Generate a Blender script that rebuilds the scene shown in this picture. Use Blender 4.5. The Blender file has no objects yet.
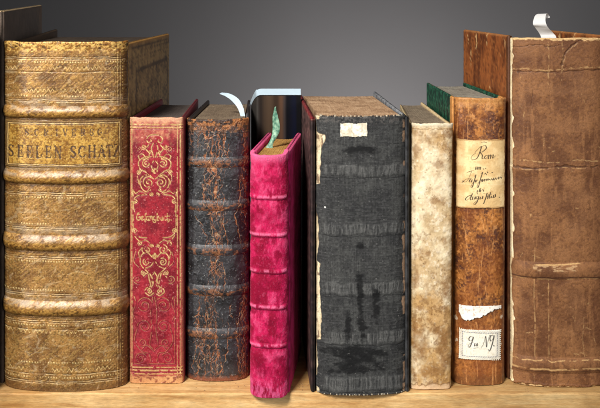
import bpy, bmesh, math, random
import numpy as np
from mathutils import Vector
random.seed(7)
C = bpy.context.scene.collection

# ------------------------------------------------------------------ camera geometry
F = 928.57          # focal length in photo pixels
CAM_D = 0.65        # camera distance to the front plane (Y = 0)
H = 0.2716          # camera height above the shelf
VX, VY = 280.0, 2.0 # vanishing point of the depth lines

def W(px, py, Y):
    Z = Y + CAM_D
    return ((px - VX) * Z / F, Y, H - (py - VY) * Z / F)
def WX(px, Y): return (px - VX) * (Y + CAM_D) / F
def WZ(py, Y): return H - (py - VY) * (Y + CAM_D) / F

# ------------------------------------------------------------------ numeric helpers
def S(r, g, b):
    c = np.array([r, g, b], float) / 255.0
    return np.where(c <= 0.04045, c / 12.92, ((c + 0.055) / 1.055) ** 2.4)
def sm(a, b, x):
    t = np.clip((x - a) / (b - a), 0, 1); return t * t * (3 - 2 * t)
def mix(a, b, t):
    a = np.asarray(a, float); b = np.asarray(b, float); t = np.asarray(t, float)[..., None]
    return a * (1 - t) + b * t
def _h(i, j, s):
    with np.errstate(over='ignore'):
        n = (i.astype(np.int64) * 374761393 + j.astype(np.int64) * 668265263 + s * 1274126177) & 0xFFFFFFFF
        n = ((n ^ (n >> 13)) * 1274126177) & 0xFFFFFFFF
        n = ((n ^ (n >> 16)) * 2246822519) & 0xFFFFFFFF
        n = n ^ (n >> 15)
    return (n & 0xFFFFFF) / float(0xFFFFFF)
def vn(x, y, s=0):
    xi = np.floor(x); yi = np.floor(y); fx = x - xi; fy = y - yi
    fx = fx * fx * (3 - 2 * fx); fy = fy * fy * (3 - 2 * fy)
    a = _h(xi, yi, s); b = _h(xi + 1, yi, s); c = _h(xi, yi + 1, s); d = _h(xi + 1, yi + 1, s)
    return (a * (1 - fx) + b * fx) * (1 - fy) + (c * (1 - fx) + d * fx) * fy
def fbm(x, y, o=4, s=0, g=0.5):
    t = 0; a = 1; m = 0
    for k in range(o):
        t = t + a * vn(x * 2 ** k + 17.3 * k, y * 2 ** k - 9.1 * k, s + k * 31); m += a; a *= g
    return t / m
def ridge(x, y, o=3, s=0):
    t = 0; a = 1; m = 0
    for k in range(o):
        t = t + a * (1 - np.abs(2 * vn(x * 2 ** k + 5.7 * k, y * 2 ** k, s + 13 * k) - 1)); m += a; a *= .5
    return t / m
def worley(x, y, s=0):
    xi = np.floor(x); yi = np.floor(y); best = np.full(x.shape, 9.0); sec = np.full(x.shape, 9.0)
    for dx in (-1, 0, 1):
        for dy in (-1, 0, 1):
            cx = xi + dx; cy = yi + dy
            d = (cx + _h(cx, cy, s) - x) ** 2 + (cy + _h(cx, cy, s + 77) - y) ** 2
            sec = np.where(d < best, best, np.minimum(sec, d)); best = np.minimum(best, d)
    return np.sqrt(best), np.sqrt(sec)
def catmull(pts, n=8):
    P = [np.array(p, float) for p in pts]; P = [2 * P[0] - P[1]] + P + [2 * P[-1] - P[-2]]
    out = []
    for i in range(1, len(P) - 2):
        for k in range(n):
            t = k / n
            out.append(0.5 * (2 * P[i] + (P[i + 1] - P[i - 1]) * t + (2 * P[i - 1] - 5 * P[i] + 4 * P[i + 1] - P[i + 2]) * t * t
                              + (-P[i - 1] + 3 * P[i] - 3 * P[i + 1] + P[i + 2]) * t ** 3))
    out.append(P[-2]); return out
def stroke(M, uc, vc, pts, w=0.5, soft=0.3):
    """draws a line of half width w (optional third coordinate scales it) into mask M on the grid uc x vc"""
    for a, b in zip(pts[:-1], pts[1:]):
        wa = a[2] if len(a) > 2 else 1.; wb = b[2] if len(b) > 2 else 1.
        r = w * max(wa, wb) + soft + .2
        i0 = np.searchsorted(uc, min(a[0], b[0]) - r); i1 = np.searchsorted(uc, max(a[0], b[0]) + r)
        j0 = np.searchsorted(vc, min(a[1], b[1]) - r); j1 = np.searchsorted(vc, max(a[1], b[1]) + r)
        if i1 <= i0 or j1 <= j0: continue
        X, Y = np.meshgrid(uc[i0:i1], vc[j0:j1])
        dx, dy = b[0] - a[0], b[1] - a[1]; L = dx * dx + dy * dy + 1e-9
        t = np.clip(((X - a[0]) * dx + (Y - a[1]) * dy) / L, 0, 1)
        d = np.hypot(X - a[0] - t * dx, Y - a[1] - t * dy); ww = w * (wa + (wb - wa) * t)
        M[j0:j1, i0:i1] = np.maximum(M[j0:j1, i0:i1], 1 - sm(-soft, soft, d - ww))
def spiral(cx, cy, r0, r1, a0, turns, n=28):
    return [(cx + (r0 + (r1 - r0) * k / n) * math.cos(a0 + turns * 2 * math.pi * k / n),
             cy + (r0 + (r1 - r0) * k / n) * math.sin(a0 + turns * 2 * math.pi * k / n)) for k in range(n + 1)]

# ------------------------------------------------------------------ mesh helpers
def link(name, me, mat, parent):
    o = bpy.data.objects.new(name, me); C.objects.link(o)
    if mat: me.materials.append(mat)
    if parent is not None: o.parent = parent
    return o
def raw_mesh(name, verts, faces, col=None, rough=None, met=None, smooth=True):
    me = bpy.data.meshes.new(name)
    verts = np.asarray(verts, np.float32); faces = np.asarray(faces, np.int32)
    me.vertices.add(len(verts)); me.vertices.foreach_set('co', verts.ravel())
    k = faces.shape[1]
    me.loops.add(faces.size); me.loops.foreach_set('vertex_index', faces.ravel())
    me.polygons.add(len(faces))
    me.polygons.foreach_set('loop_start', np.arange(0, faces.size, k, dtype=np.int32))
    me.polygons.foreach_set('loop_total', np.full(len(faces), k, np.int32))
    me.polygons.foreach_set('use_smooth', np.full(len(faces), smooth, bool))
    me.update(calc_edges=True)
    if col is not None:
        a = me.attributes.new('Col', 'FLOAT_COLOR', 'POINT')
        c4 = np.ones((len(verts), 4), np.float32); c4[:, :3] = col; a.data.foreach_set('color', c4.ravel())
        a = me.attributes.new('Rgh', 'FLOAT', 'POINT'); a.data.foreach_set('value', np.asarray(rough, np.float32))
        a = me.attributes.new('Met', 'FLOAT', 'POINT'); a.data.foreach_set('value', np.asarray(met, np.float32))
    me.validate()
    return me
def grid_faces(nv, nu, keep=None, off=0, flip=False):
    idx = np.arange(nv * nu).reshape(nv, nu) + off
    q = np.stack([idx[:-1, :-1], idx[1:, :-1], idx[1:, 1:], idx[:-1, 1:]], -1)
    if flip: q = q[..., ::-1]
    return q[keep] if keep is not None else q.reshape(-1, 4)

# ------------------------------------------------------------------ materials
def new_mat(name):
    m = bpy.data.materials.new(name); m.use_nodes = True
    nt = m.node_tree; return m, nt, nt.nodes['Principled BSDF']
def N(nt, t, **kw):
    n = nt.nodes.new(t)
    for k, v in kw.items(): setattr(n, k, v)
    return n
def attr_mat(name, nscale=900, namt=0.25, bscale=1400, bump=0.25, sheen=0, spec=0.5, coat=0, stretch=(1, 1, 1), bdist=.0004, sheen_tint=None):
    """surface colour from the mesh's own field, broken up by fine procedural noise in colour, gloss and relief"""
    m, nt, b = new_mat(name); L = nt.links.new
    at = N(nt, 'ShaderNodeAttribute', attribute_name='Col'); ar = N(nt, 'ShaderNodeAttribute', attribute_name='Rgh'); am = N(nt, 'ShaderNodeAttribute', attribute_name='Met')
    tc = N(nt, 'ShaderNodeTexCoord'); mp = N(nt, 'ShaderNodeMapping'); mp.inputs['Scale'].default_value = stretch
    L(tc.outputs['Object'], mp.inputs['Vector'])
    n1 = N(nt, 'ShaderNodeTexNoise'); n1.inputs['Scale'].default_value = nscale; n1.inputs['Detail'].default_value = 5; n1.inputs['Roughness'].default_value = .65
    L(mp.outputs[0], n1.inputs['Vector'])
    mr = N(nt, 'ShaderNodeMapRange'); mr.inputs['From Min'].default_value = .3; mr.inputs['From Max'].default_value = .7
    mr.inputs['To Min'].default_value = 1 - namt; mr.inputs['To Max'].default_value = 1 + namt
    L(n1.outputs['Fac'], mr.inputs['Value'])
    vm = N(nt, 'ShaderNodeVectorMath', operation='SCALE'); L(at.outputs['Color'], vm.inputs[0]); L(mr.outputs[0], vm.inputs['Scale'])
    L(vm.outputs[0], b.inputs['Base Color'])
    ma = N(nt, 'ShaderNodeMath', operation='MULTIPLY_ADD'); ma.inputs[1].default_value = .18; L(n1.outputs['Fac'], ma.inputs[0])
    sb = N(nt, 'ShaderNodeMath', operation='SUBTRACT'); L(ar.outputs['Fac'], sb.inputs[0]); sb.inputs[1].default_value = .09
    L(sb.outputs[0], ma.inputs[2]); L(ma.outputs[0], b.inputs['Roughness'])
    L(am.outputs['Fac'], b.inputs['Metallic'])
    n2 = N(nt, 'ShaderNodeTexNoise'); n2.inputs['Scale'].default_value = bscale; n2.inputs['Detail'].default_value = 4
    L(mp.outputs[0], n2.inputs['Vector'])
    bp = N(nt, 'ShaderNodeBump'); bp.inputs['Strength'].default_value = bump; bp.inputs['Distance'].default_value = bdist
    L(n2.outputs['Fac'], bp.inputs['Height']); L(bp.outputs[0], b.inputs['Normal'])
    b.inputs['Specular IOR Level'].default_value = spec
    if sheen:
        b.inputs['Sheen Weight'].default_value = sheen; b.inputs['Sheen Roughness'].default_value = .35
        if sheen_tint is not None: b.inputs['Sheen Tint'].default_value = (*sheen_tint, 1)
    if coat: b.inputs['Coat Weight'].default_value = coat; b.inputs['Coat Roughness'].default_value = .3
    return m
def page_mat(name, dark, light, edge):
    """paper edges: fine lines along the depth of the block, with dust and darker gatherings"""
    m, nt, b = new_mat(name); L = nt.links.new
    tc = N(nt, 'ShaderNodeTexCoord'); mp = N(nt, 'ShaderNodeMapping'); mp.inputs['Scale'].default_value = (1, .035, .035)
    L(tc.outputs['Object'], mp.inputs['Vector'])
    n1 = N(nt, 'ShaderNodeTexNoise'); n1.inputs['Scale'].default_value = 2600; n1.inputs['Detail'].default_value = 6; n1.inputs['Roughness'].default_value = .75
    L(mp.outputs[0], n1.inputs['Vector'])
    n2 = N(nt, 'ShaderNodeTexNoise'); n2.inputs['Scale'].default_value = 75; n2.inputs['Detail'].default_value = 6; n2.inputs['Roughness'].default_value = .7
    L(tc.outputs['Object'], n2.inputs['Vector'])
    ad = N(nt, 'ShaderNodeMath', operation='MULTIPLY_ADD'); ad.inputs[1].default_value = .7; L(n1.outputs['Fac'], ad.inputs[0])
    m2 = N(nt, 'ShaderNodeMath', operation='MULTIPLY'); m2.inputs[1].default_value = .5; L(n2.outputs['Fac'], m2.inputs[0]); L(m2.outputs[0], ad.inputs[2])
    cr = N(nt, 'ShaderNodeValToRGB'); L(ad.outputs[0], cr.inputs['Fac'])
    e = cr.color_ramp.elements; e[0].position = .42; e[0].color = (*dark, 1); e[1].position = .78; e[1].color = (*edge, 1)
    k = cr.color_ramp.elements.new(.6); k.color = (*light, 1)
    L(cr.outputs[0], b.inputs['Base Color']); b.inputs['Roughness'].default_value = .85; b.inputs['Specular IOR Level'].default_value = .2
    bp = N(nt, 'ShaderNodeBump'); bp.inputs['Strength'].default_value = .4; bp.inputs['Distance'].default_value = .0004
    L(ad.outputs[0], bp.inputs['Height']); L(bp.outputs[0], b.inputs['Normal'])
    return m
def paper_mat(name, col, var=.06, scale=120, rough=.7, sub=0):
    m, nt, b = new_mat(name); L = nt.links.new
    tc = N(nt, 'ShaderNodeTexCoord'); n1 = N(nt, 'ShaderNodeTexNoise'); n1.inputs['Scale'].default_value = scale; n1.inputs['Detail'].default_value = 6
    L(tc.outputs['Object'], n1.inputs['Vector'])
    mr = N(nt, 'ShaderNodeMapRange'); mr.inputs['From Min'].default_value = .3; mr.inputs['From Max'].default_value = .7; mr.inputs['To Min'].default_value = 1 - var; mr.inputs['To Max'].default_value = 1 + var
    L(n1.outputs['Fac'], mr.inputs['Value'])
    vm = N(nt, 'ShaderNodeVectorMath', operation='SCALE'); vm.inputs[0].default_value = tuple(col); L(mr.outputs[0], vm.inputs['Scale']); L(vm.outputs[0], b.inputs['Base Color'])
    b.inputs['Roughness'].default_value = rough
    bp = N(nt, 'ShaderNodeBump'); bp.inputs['Strength'].default_value = .2; bp.inputs['Distance'].default_value = .0004
    L(n1.outputs['Fac'], bp.inputs['Height']); L(bp.outputs[0], b.inputs['Normal'])
    return m

# ------------------------------------------------------------------ book builder
GROUP = 'old books standing in a row on the shelf'
def book(name, label, loc):
    o = bpy.data.objects.new(name, None); C.objects.link(o); o.location = loc; o.empty_display_size = .02
    o['label'] = label; o['category'] = 'book'; o['group'] = GROUP; return o

class Spine:
    """a curved spine shell: A and B are its two joints seen from above, pt/pb the photo rows of its head and tail"""
    def __init__(s, root, A, B, bulge, n, pt, lean=(0, 0), zbot=.0004, topf=None, botf=None):
        s.root = root; s.o = np.array(root.location); s.A = np.array(A); s.B = np.array(B); s.bulge = bulge; s.n = n; s.lean = lean
        e = s.B - s.A; s.L = np.linalg.norm(e); s.e = e / s.L; s.nr = np.array([s.e[1], -s.e[0]])
        mid = (s.A + s.B) / 2 + s.nr * bulge; s.Zc = mid[1] + CAM_D
        s.ztop = H - (pt - VY) * s.Zc / F; s.zbot = zbot; s.pt = pt; s.pb = VY + (H - zbot) * F / s.Zc
        th = np.linspace(-math.pi / 2, math.pi / 2, 4001)
        x = np.sign(np.sin(th)) * np.abs(np.sin(th)) ** (2 / n); y = np.abs(np.cos(th)) ** (2 / n)
        px = (x + 1) / 2 * s.L; py = y * bulge
        d = np.hypot(np.diff(px), np.diff(py)); ar = np.concatenate([[0], np.cumsum(d)])
        s.arc = ar[-1]; s._ar = ar; s._px = px; s._py = py
        sd = int(pt * 10); s.topf = topf or (lambda t: (fbm(t * 9, t * 0 + 1, 4, sd) - .5) * .0011); s.botf = botf or (lambda t: fbm(t * 8, t * 0 + 5, 4, sd) * .0005)
        X, Y, _, _ = s.at(np.linspace(0, 1, 2001)); u = VX + X / (Y + CAM_D) * F
        s._u = np.maximum.accumulate(u + np.arange(2001) * 1e-7); s._t = np.linspace(0, 1, 2001)
    def at(s, t):
        a = t * s.arc; x = np.interp(a, s._ar, s._px); y = np.interp(a, s._ar, s._py)
        e = 1e-4 * s.arc
        dx = np.interp(np.clip(a + e, 0, s.arc), s._ar, s._px) - np.interp(np.clip(a - e, 0, s.arc), s._ar, s._px)
        dy = np.interp(np.clip(a + e, 0, s.arc), s._ar, s._py) - np.interp(np.clip(a - e, 0, s.arc), s._ar, s._py)
        l = np.hypot(dx, dy) + 1e-12; nx, ny = -dy / l, dx / l
        X = s.A[0] + s.e[0] * x + s.nr[0] * y; Y = s.A[1] + s.e[1] * x + s.nr[1] * y
        return X, Y, s.e[0] * nx + s.nr[0] * ny, s.e[1] * nx + s.nr[1] * ny
    def u_of(s, t): return np.interp(t, s._t, s._u)
    def t_of(s, u): return np.interp(u, s._u, s._t)
    def z_of(s, v): return H - (np.asarray(v) - VY) * s.Zc / F
    def surf(s, name, mat, fn, parent, t0=0, t1=1, v0=None, v1=None, res=.42, off=0., rim=.0022, keep=None, round_ends=0):
        """a patch of the spine surface: fn gives colour, roughness, metal and relief (mm) at photo position U, V"""
        v0 = s.pt if v0 is None else v0; v1 = s.pb if v1 is None else v1
        nu = max(8, int((t1 - t0) * s.arc / (res * .0007))); nv = max(6, int((v1 - v0) / res))
        t = np.linspace(t0, t1, nu); v = np.linspace(v0, v1, nv); u = s.u_of(t)
        U, V = np.meshgrid(u, v)
        col, rough, met, disp = fn(U, V, u, v)
        X, Y, nx, ny = s.at(t)
        z = s.z_of(v)
        fr = (z - s.zbot) / (s.ztop - s.zbot)
        D = disp * .001 + off
        top = np.zeros_like(u)
        P = np.empty((nv, nu, 3))
        P[..., 0] = X[None] + nx[None] * D + (s.lean[0] * (1 - fr) + s.lean[1] * fr)[:, None]
        P[..., 1] = Y[None] + ny[None] * D; P[..., 2] = z[:, None] + s.topf(t)[None] * (fr ** 14)[:, None] + s.botf(t)[None] * ((1 - fr) ** 14)[:, None]
        vs = [P.reshape(-1, 3)]; fs = []
        fs.append(grid_faces(nv, nu, keep(U[:-1, :-1], V[:-1, :-1]) if keep else None))
        cs = [np.broadcast_to(col, P.shape).reshape(-1, 3)]; rs = [np.broadcast_to(rough, P.shape[:2]).ravel()]; ms = [np.broadcast_to(met, P.shape[:2]).ravel()]
        if rim and keep is None:
            idx = np.arange(nv * nu).reshape(nv, nu)
            ring = np.concatenate([idx[0, :-1], idx[:-1, -1], idx[-1, :0:-1], idx[:0:-1, 0]])
            rn = np.concatenate([np.arange(nu - 1), np.full(nv - 1, nu - 1), np.arange(nu - 1, 0, -1), np.zeros(nv - 1, int)])
            vert = np.concatenate([np.ones(nu - 1), np.zeros(nv - 1), -np.ones(nu - 1), np.zeros(nv - 1)])
            prev = ring; base = P.reshape(-1, 3)[ring]; cf = cs[0][ring]; n0 = nv * nu
            for k, (dep, up) in enumerate([(.25, .16), (.6, .2), (1., .05)]):
                q = base.copy(); q[:, 0] -= nx[rn] * rim * dep; q[:, 1] -= ny[rn] * rim * dep; q[:, 2] += vert * rim * up
                new = np.arange(len(ring)) + n0; n0 += len(ring)
                vs.append(q); cs.append(cf); rs.append(rs[0][ring]); ms.append(ms[0][ring])
                fs.append(np.stack([prev, np.roll(prev, -1), np.roll(new, -1), new], -1)); prev = new
        V_ = np.concatenate(vs); F_ = np.concatenate(fs)
        if keep is not None:
            used = np.unique(F_); mp = np.full(len(V_), -1); mp[used] = np.arange(len(used)); F_ = mp[F_]; V_ = V_[used]
            cs = [np.concatenate(cs)[used]]; rs = [np.concatenate(rs)[used]]; ms = [np.concatenate(ms)[used]]
        me = raw_mesh(name, V_ - s.o, F_, np.concatenate(cs), np.concatenate(rs), np.concatenate(ms))
        ob = link(name, me, mat, parent)
        if keep is not None:                      # loose paper has a real edge
            so = ob.modifiers.new('paper_thickness', 'SOLIDIFY'); so.thickness = .0004; so.offset = -1
        return ob
    def inner(s, inset, k=40):
        t = np.linspace(.03, .97, k); X, Y, nx, ny = s.at(t); return np.stack([X - nx * inset, Y - ny * inset], -1)

def board(root, mat, a, b, th, side, zf, zb, fn, z0=.0002, name='cover_board', nu=60, nv=160, fray=0.):
    """one cover board: outer face from a (front) to b (back) seen from above; side=+1 when its outer face looks to +X"""
    a = np.array(a); b = np.array(b); e = b - a; L = np.linalg.norm(e); e /= L
    nrm = np.array([e[1], -e[0]]) * side
    def seq(n):
        q = np.linspace(0, 1, n); r = np.array([0, .0015, .004, .008]); return np.unique(np.concatenate([r, 1 - r, q]))
    s = seq(nu); w = seq(nv); nu = len(s); nv = len(w)
    Sg, Wg = np.meshgrid(s, w); ztop = zf + (zb - zf) * Sg; z = z0 + (ztop - z0) * (1 - Wg)
    dx = np.minimum(Sg, 1 - Sg) * L; dz = np.minimum(Wg, 1 - Wg) * (zf - z0); d = np.minimum(dx, dz); r = th * .45
    pull = np.where(d < r, r - np.sqrt(np.maximum(r * r - (r - d) ** 2, 0)), 0)
    MM, VV = Sg * L * 1000, VY + (H - z) * F / (CAM_D)
    col, rough, met, disp = fn(MM, VV, s * L * 1000, None)
    if fray: z = z + (fbm(MM * .5, VV * 0, 3, 5) - .5) * fray * (Wg < .02)
    out = []
    for k in (0, 1):
        D = (-pull + disp * .001) if k == 0 else (-th + pull)
        P = np.empty((nv, nu, 3)); P[..., 0] = a[0] + e[0] * Sg * L + nrm[0] * D; P[..., 1] = a[1] + e[1] * Sg * L + nrm[1] * D; P[..., 2] = z
        out.append(P.reshape(-1, 3))
    n = nv * nu; idx = np.arange(n).reshape(nv, nu)
    fl = side > 0
    fs = [grid_faces(nv, nu, flip=not fl), grid_faces(nv, nu, off=n, flip=fl)]
    ring = np.concatenate([idx[0, :-1], idx[:-1, -1], idx[-1, :0:-1], idx[:0:-1, 0]])
    q = np.stack([ring, ring + n, np.roll(ring + n, -1), np.roll(ring, -1)], -1); fs.append(q if fl else q[:, ::-1])
    cc = np.broadcast_to(col, Sg.shape + (3,)).reshape(-1, 3); rr = np.broadcast_to(rough, Sg.shape).ravel(); mm = np.broadcast_to(met, Sg.shape).ravel()
    me = raw_mesh(name, np.concatenate(out) - np.array(root.location), np.concatenate(fs), np.tile(cc, (2, 1)), np.tile(rr, 2), np.tile(mm, 2))
    return link(name, me, mat, root)

def block(root, mat, front, bl, br, ztop, z0=.0025, wav=.00018, fore=.004, name='text_block', ztopb=None):
    """the pages: footprint runs along the inside of the spine and back to the fore-edge; the head is slightly uneven"""
    front = np.asarray(front); k = len(front); m = 34
    bk = np.array(bl)[None] + (np.array(br) - np.array(bl))[None] * np.linspace(0, 1, k)[:, None]
    ztopb = ztop if ztopb is None else ztopb
    q = np.linspace(-1, 1, k); bk[:, 1] -= fore * (1 - q * q)      # hollow fore-edge
    vs = []; rng = np.random.RandomState(int(abs(ztop) * 1e5))
    h = rng.rand(k) * wav
    for lay in (0, 1):
        for j in range(m):
            f = j / (m - 1); p = front * (1 - f) + bk * f
            for i in range(k): vs.append((p[i, 0], p[i, 1], (ztop + (ztopb - ztop) * f + h[i] - wav * .5) if lay == 0 else z0))
    n = m * k; fs = [grid_faces(m, k, flip=False), grid_faces(m, k, off=n, flip=True)]
    idx = np.arange(n).reshape(m, k); ring = np.concatenate([idx[0, :-1], idx[:-1, -1], idx[-1, :0:-1], idx[:0:-1, 0]])
    fs.append(np.stack([ring, np.roll(ring, -1), np.roll(ring + n, -1), ring + n], -1))
    me = raw_mesh(name, np.array(vs) - np.array(root.location), np.concatenate(fs), smooth=False)
    bm = bmesh.new(); bm.from_mesh(me); bmesh.ops.recalc_face_normals(bm, faces=bm.faces); bm.to_mesh(me); bm.free()
    return link(name, me, mat, root)

def band_disp(V, c, h, amp, sink=.25):
    x = (V - c) / h
    return np.where(np.abs(x) < 1, np.maximum(np.cos(x * math.pi / 2), 0) ** .75, 0) * amp - sink

def ribbon(name, sections, mat, parent=None, th=.00025, sub=18, across=6, bow=0.0):
    """a strip of paper: sections are (left, right) points in space, smoothed along its length, with real thickness"""
    A = catmull([s[0] for s in sections], sub); B = catmull([s[1] for s in sections], sub)
    vs = []; k = across + 1
    for a, b in zip(A, B):
        for i in range(k):
            f = i / across; p = a * (1 - f) + b * f; p = p + np.array([0, -bow * 4 * f * (1 - f), 0]); vs.append(p)
    vs = np.array(vs); m = len(A); o = vs.mean(0); o[2] = vs[:, 2].min()
    me = raw_mesh(name, vs - o, grid_faces(m, k), smooth=False)
    ob = link(name, me, mat, parent); ob.location = o
    so = ob.modifiers.new('thickness', 'SOLIDIFY'); so.thickness = th; so.offset = 0
    return ob

# ------------------------------------------------------------------ lettering
def arc(cx, cy, rx, ry, a0, a1, n=14, w=None):
    out = []
    for k in range(n + 1):
        a = math.radians(a0 + (a1 - a0) * k / n); p = (cx + rx * math.cos(a), cy + ry * math.sin(a))
        out.append(p + ((w(k / n),) if w else ()))
    return out
T_, t_ = 1.0, .5
ROMAN = {   # capitals in a unit box, y downwards; third value = stroke weight
 'S': [[(.86, .22, .5), (.78, .08, .6), (.5, .0, .6), (.22, .08, .8), (.14, .25, 1), (.3, .42, 1.1), (.65, .55, 1.1), (.86, .72, 1), (.78, .92, .7), (.5, 1, .6), (.22, .93, .6), (.12, .76, .5)], [(.88, .02, .4), (.88, .24, .4)], [(.1, .76, .4), (.1, .98, .4)]],
 'E': [[(.22, 0), (.22, 1)], [(.05, 0, .5), (.85, 0, .5), (.88, .22, .5)], [(.05, 1, .5), (.88, 1, .5), (.95, .76, .5)], [(.22, .48, .5), (.64, .48, .5)], [(.64, .36, .4), (.64, .6, .4)]],
 'L': [[(.25, 0), (.25, 1)], [(.05, 0, .5), (.48, 0, .5)], [(.05, 1, .5), (.85, 1, .5), (.95, .72, .5)]],
 'N': [[(.18, 0, .5), (.18, 1, .5)], [(.14, 0), (.82, 1)], [(.82, 0, .5), (.82, 1, .5)], [(.0, 0, .4), (.25, 0, .4)], [(.05, 1, .4), (.32, 1, .4)], [(.68, 0, .4), (.96, 0, .4)]],
 'C': [[(.9, .25, .5), (.8, .08, .6), (.55, 0, .6), (.28, .1, .9), (.12, .35, 1.1), (.12, .65, 1.1), (.28, .9, .9), (.55, 1, .6), (.82, .92, .5), (.93, .75, .5)], [(.92, 0, .4), (.92, .28, .4)]],
 'H': [[(.18, 0), (.18, 1)], [(.82, 0), (.82, 1)], [(.18, .5, .5), (.82, .5, .5)]] + [[(x - .17, y, .4), (x + .17, y, .4)] for x in (.18, .82) for y in (0, 1)],
 'A': [[(.5, 0, .5), (.14, 1, .5)], [(.48, 0), (.86, 1)], [(.27, .64, .5), (.7, .64, .5)], [(0, 1, .4), (.3, 1, .4)], [(.68, 1, .4), (1, 1, .4)]],
 'T': [[(.5, 0), (.5, 1)], [(.05, .22, .5), (.08, 0, .5), (.92, 0, .5), (.95, .22, .5)], [(.3, 1, .4), (.7, 1, .4)]],
 'Z': [[(.1, .22, .5), (.12, 0, .5), (.88, 0, .5)], [(.86, 0), (.12, 1)], [(.12, 1, .5), (.9, 1, .5), (.93, .76, .5)]],
 'R': [[(.2, 0), (.2, 1)], [(.03, 0, .5), (.55, 0, .5), (.8, .1, .9), (.84, .27, 1), (.72, .44, .8), (.5, .5, .5), (.2, .5, .5)], [(.48, .5, .8), (.72, .9, 1), (.98, 1, .5)], [(.03, 1, .4), (.4, 1, .4)]],
 'I': [[(.5, 0), (.5, 1)], [(.28, 0, .4), (.72, 0, .4)], [(.28, 1, .4), (.72, 1, .4)]],
 'V': [[(.12, 0), (.5, 1)], [(.88, 0, .5), (.5, 1, .5)], [(0, 0, .4), (.3, 0, .4)], [(.7, 0, .4), (1, 0, .4)]],
 'G': [[(.88, .25, .5), (.78, .08, .6), (.55, 0, .6), (.28, .1, .9), (.12, .35, 1.1), (.12, .65, 1.1), (.28, .9, .9), (.55, 1, .6), (.84, .92, .5)], [(.84, .55), (.84, 1)], [(.65, .55, .4), (1, .55, .4)]],
}
def roman(M, uc, vc, ch, x, y, w, h, wt, skew=0):
    for st in ROMAN[ch]:
        stroke(M, uc, vc, [(x + (p[0] + skew * (1 - p[1])) * w, y + p[1] * h, p[2] if len(p) > 2 else 1.) for p in st], wt, .22)
def script(M, uc, vc, strokes, wt, soft=.2, ox=0, oy=0, sc=1.):
    """pen lines: smooth through the given points, thin on the upstroke and thick on the downstroke"""
    for st in strokes:
        pts = catmull([(ox + p[0] * sc, oy + p[1] * sc) for p in st], 6); q = []
        for i, p in enumerate(pts):
            a = pts[max(0, i - 1)]; b = pts[min(len(pts) - 1, i + 1)]
            dy = (b[1] - a[1]) / (math.hypot(b[0] - a[0], b[1] - a[1]) + 1e-6)
            q.append((p[0], p[1], .5 + .75 * max(0., dy)))
        stroke(M, uc, vc, q, wt, soft)

# ================================================================== GOLD TOOLED BOOK
Yj = .0137
gold = book('leather_book', 'thick tan and gold tooled leather book lettered SEELEN SCHATZ on its spine', (WX(66, 0), 0, 0))
gs = Spine(gold, (WX(5.5, Yj), Yj), (WX(128, Yj), Yj), .017, 2.25, 42.3)
def gold_base(U, V):
    n = fbm(U / 11, V / 11, 4, 1); f = fbm(U * .75, V * .75, 3, 2); g = fbm(U * .32, V * .5, 4, 3)
    col = mix(S(112, 74, 32), S(156, 112, 56), sm(.3, .7, n))
    ang = V * .8 + U * .55
    hatch = fbm(ang * .85, (U * .8 - V * .55) * .2, 3, 9)
    col = mix(col, S(212, 164, 92), sm(.5, .72, hatch) * .6)
    col = mix(col, S(66, 44, 20), sm(.47, .28, f) * .55)
    col = mix(col, S(226, 192, 130), sm(.68, .82, fbm(U * .9, V * .9, 2, 14)) * .35)
    met = .12 + sm(.5, .7, hatch) * .4
    rough = .5 - .13 * sm(.4, .7, g)
    disp = (f - .5) * .15 + (hatch - .5) * .24
    cross = np.sin((U + V) * 1.75) * np.sin((U - V) * 1.75)
    return col, rough, met, disp, cross
PANELS = [(43, 105), (189, 233), (253, 299), (317, 391)]
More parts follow.
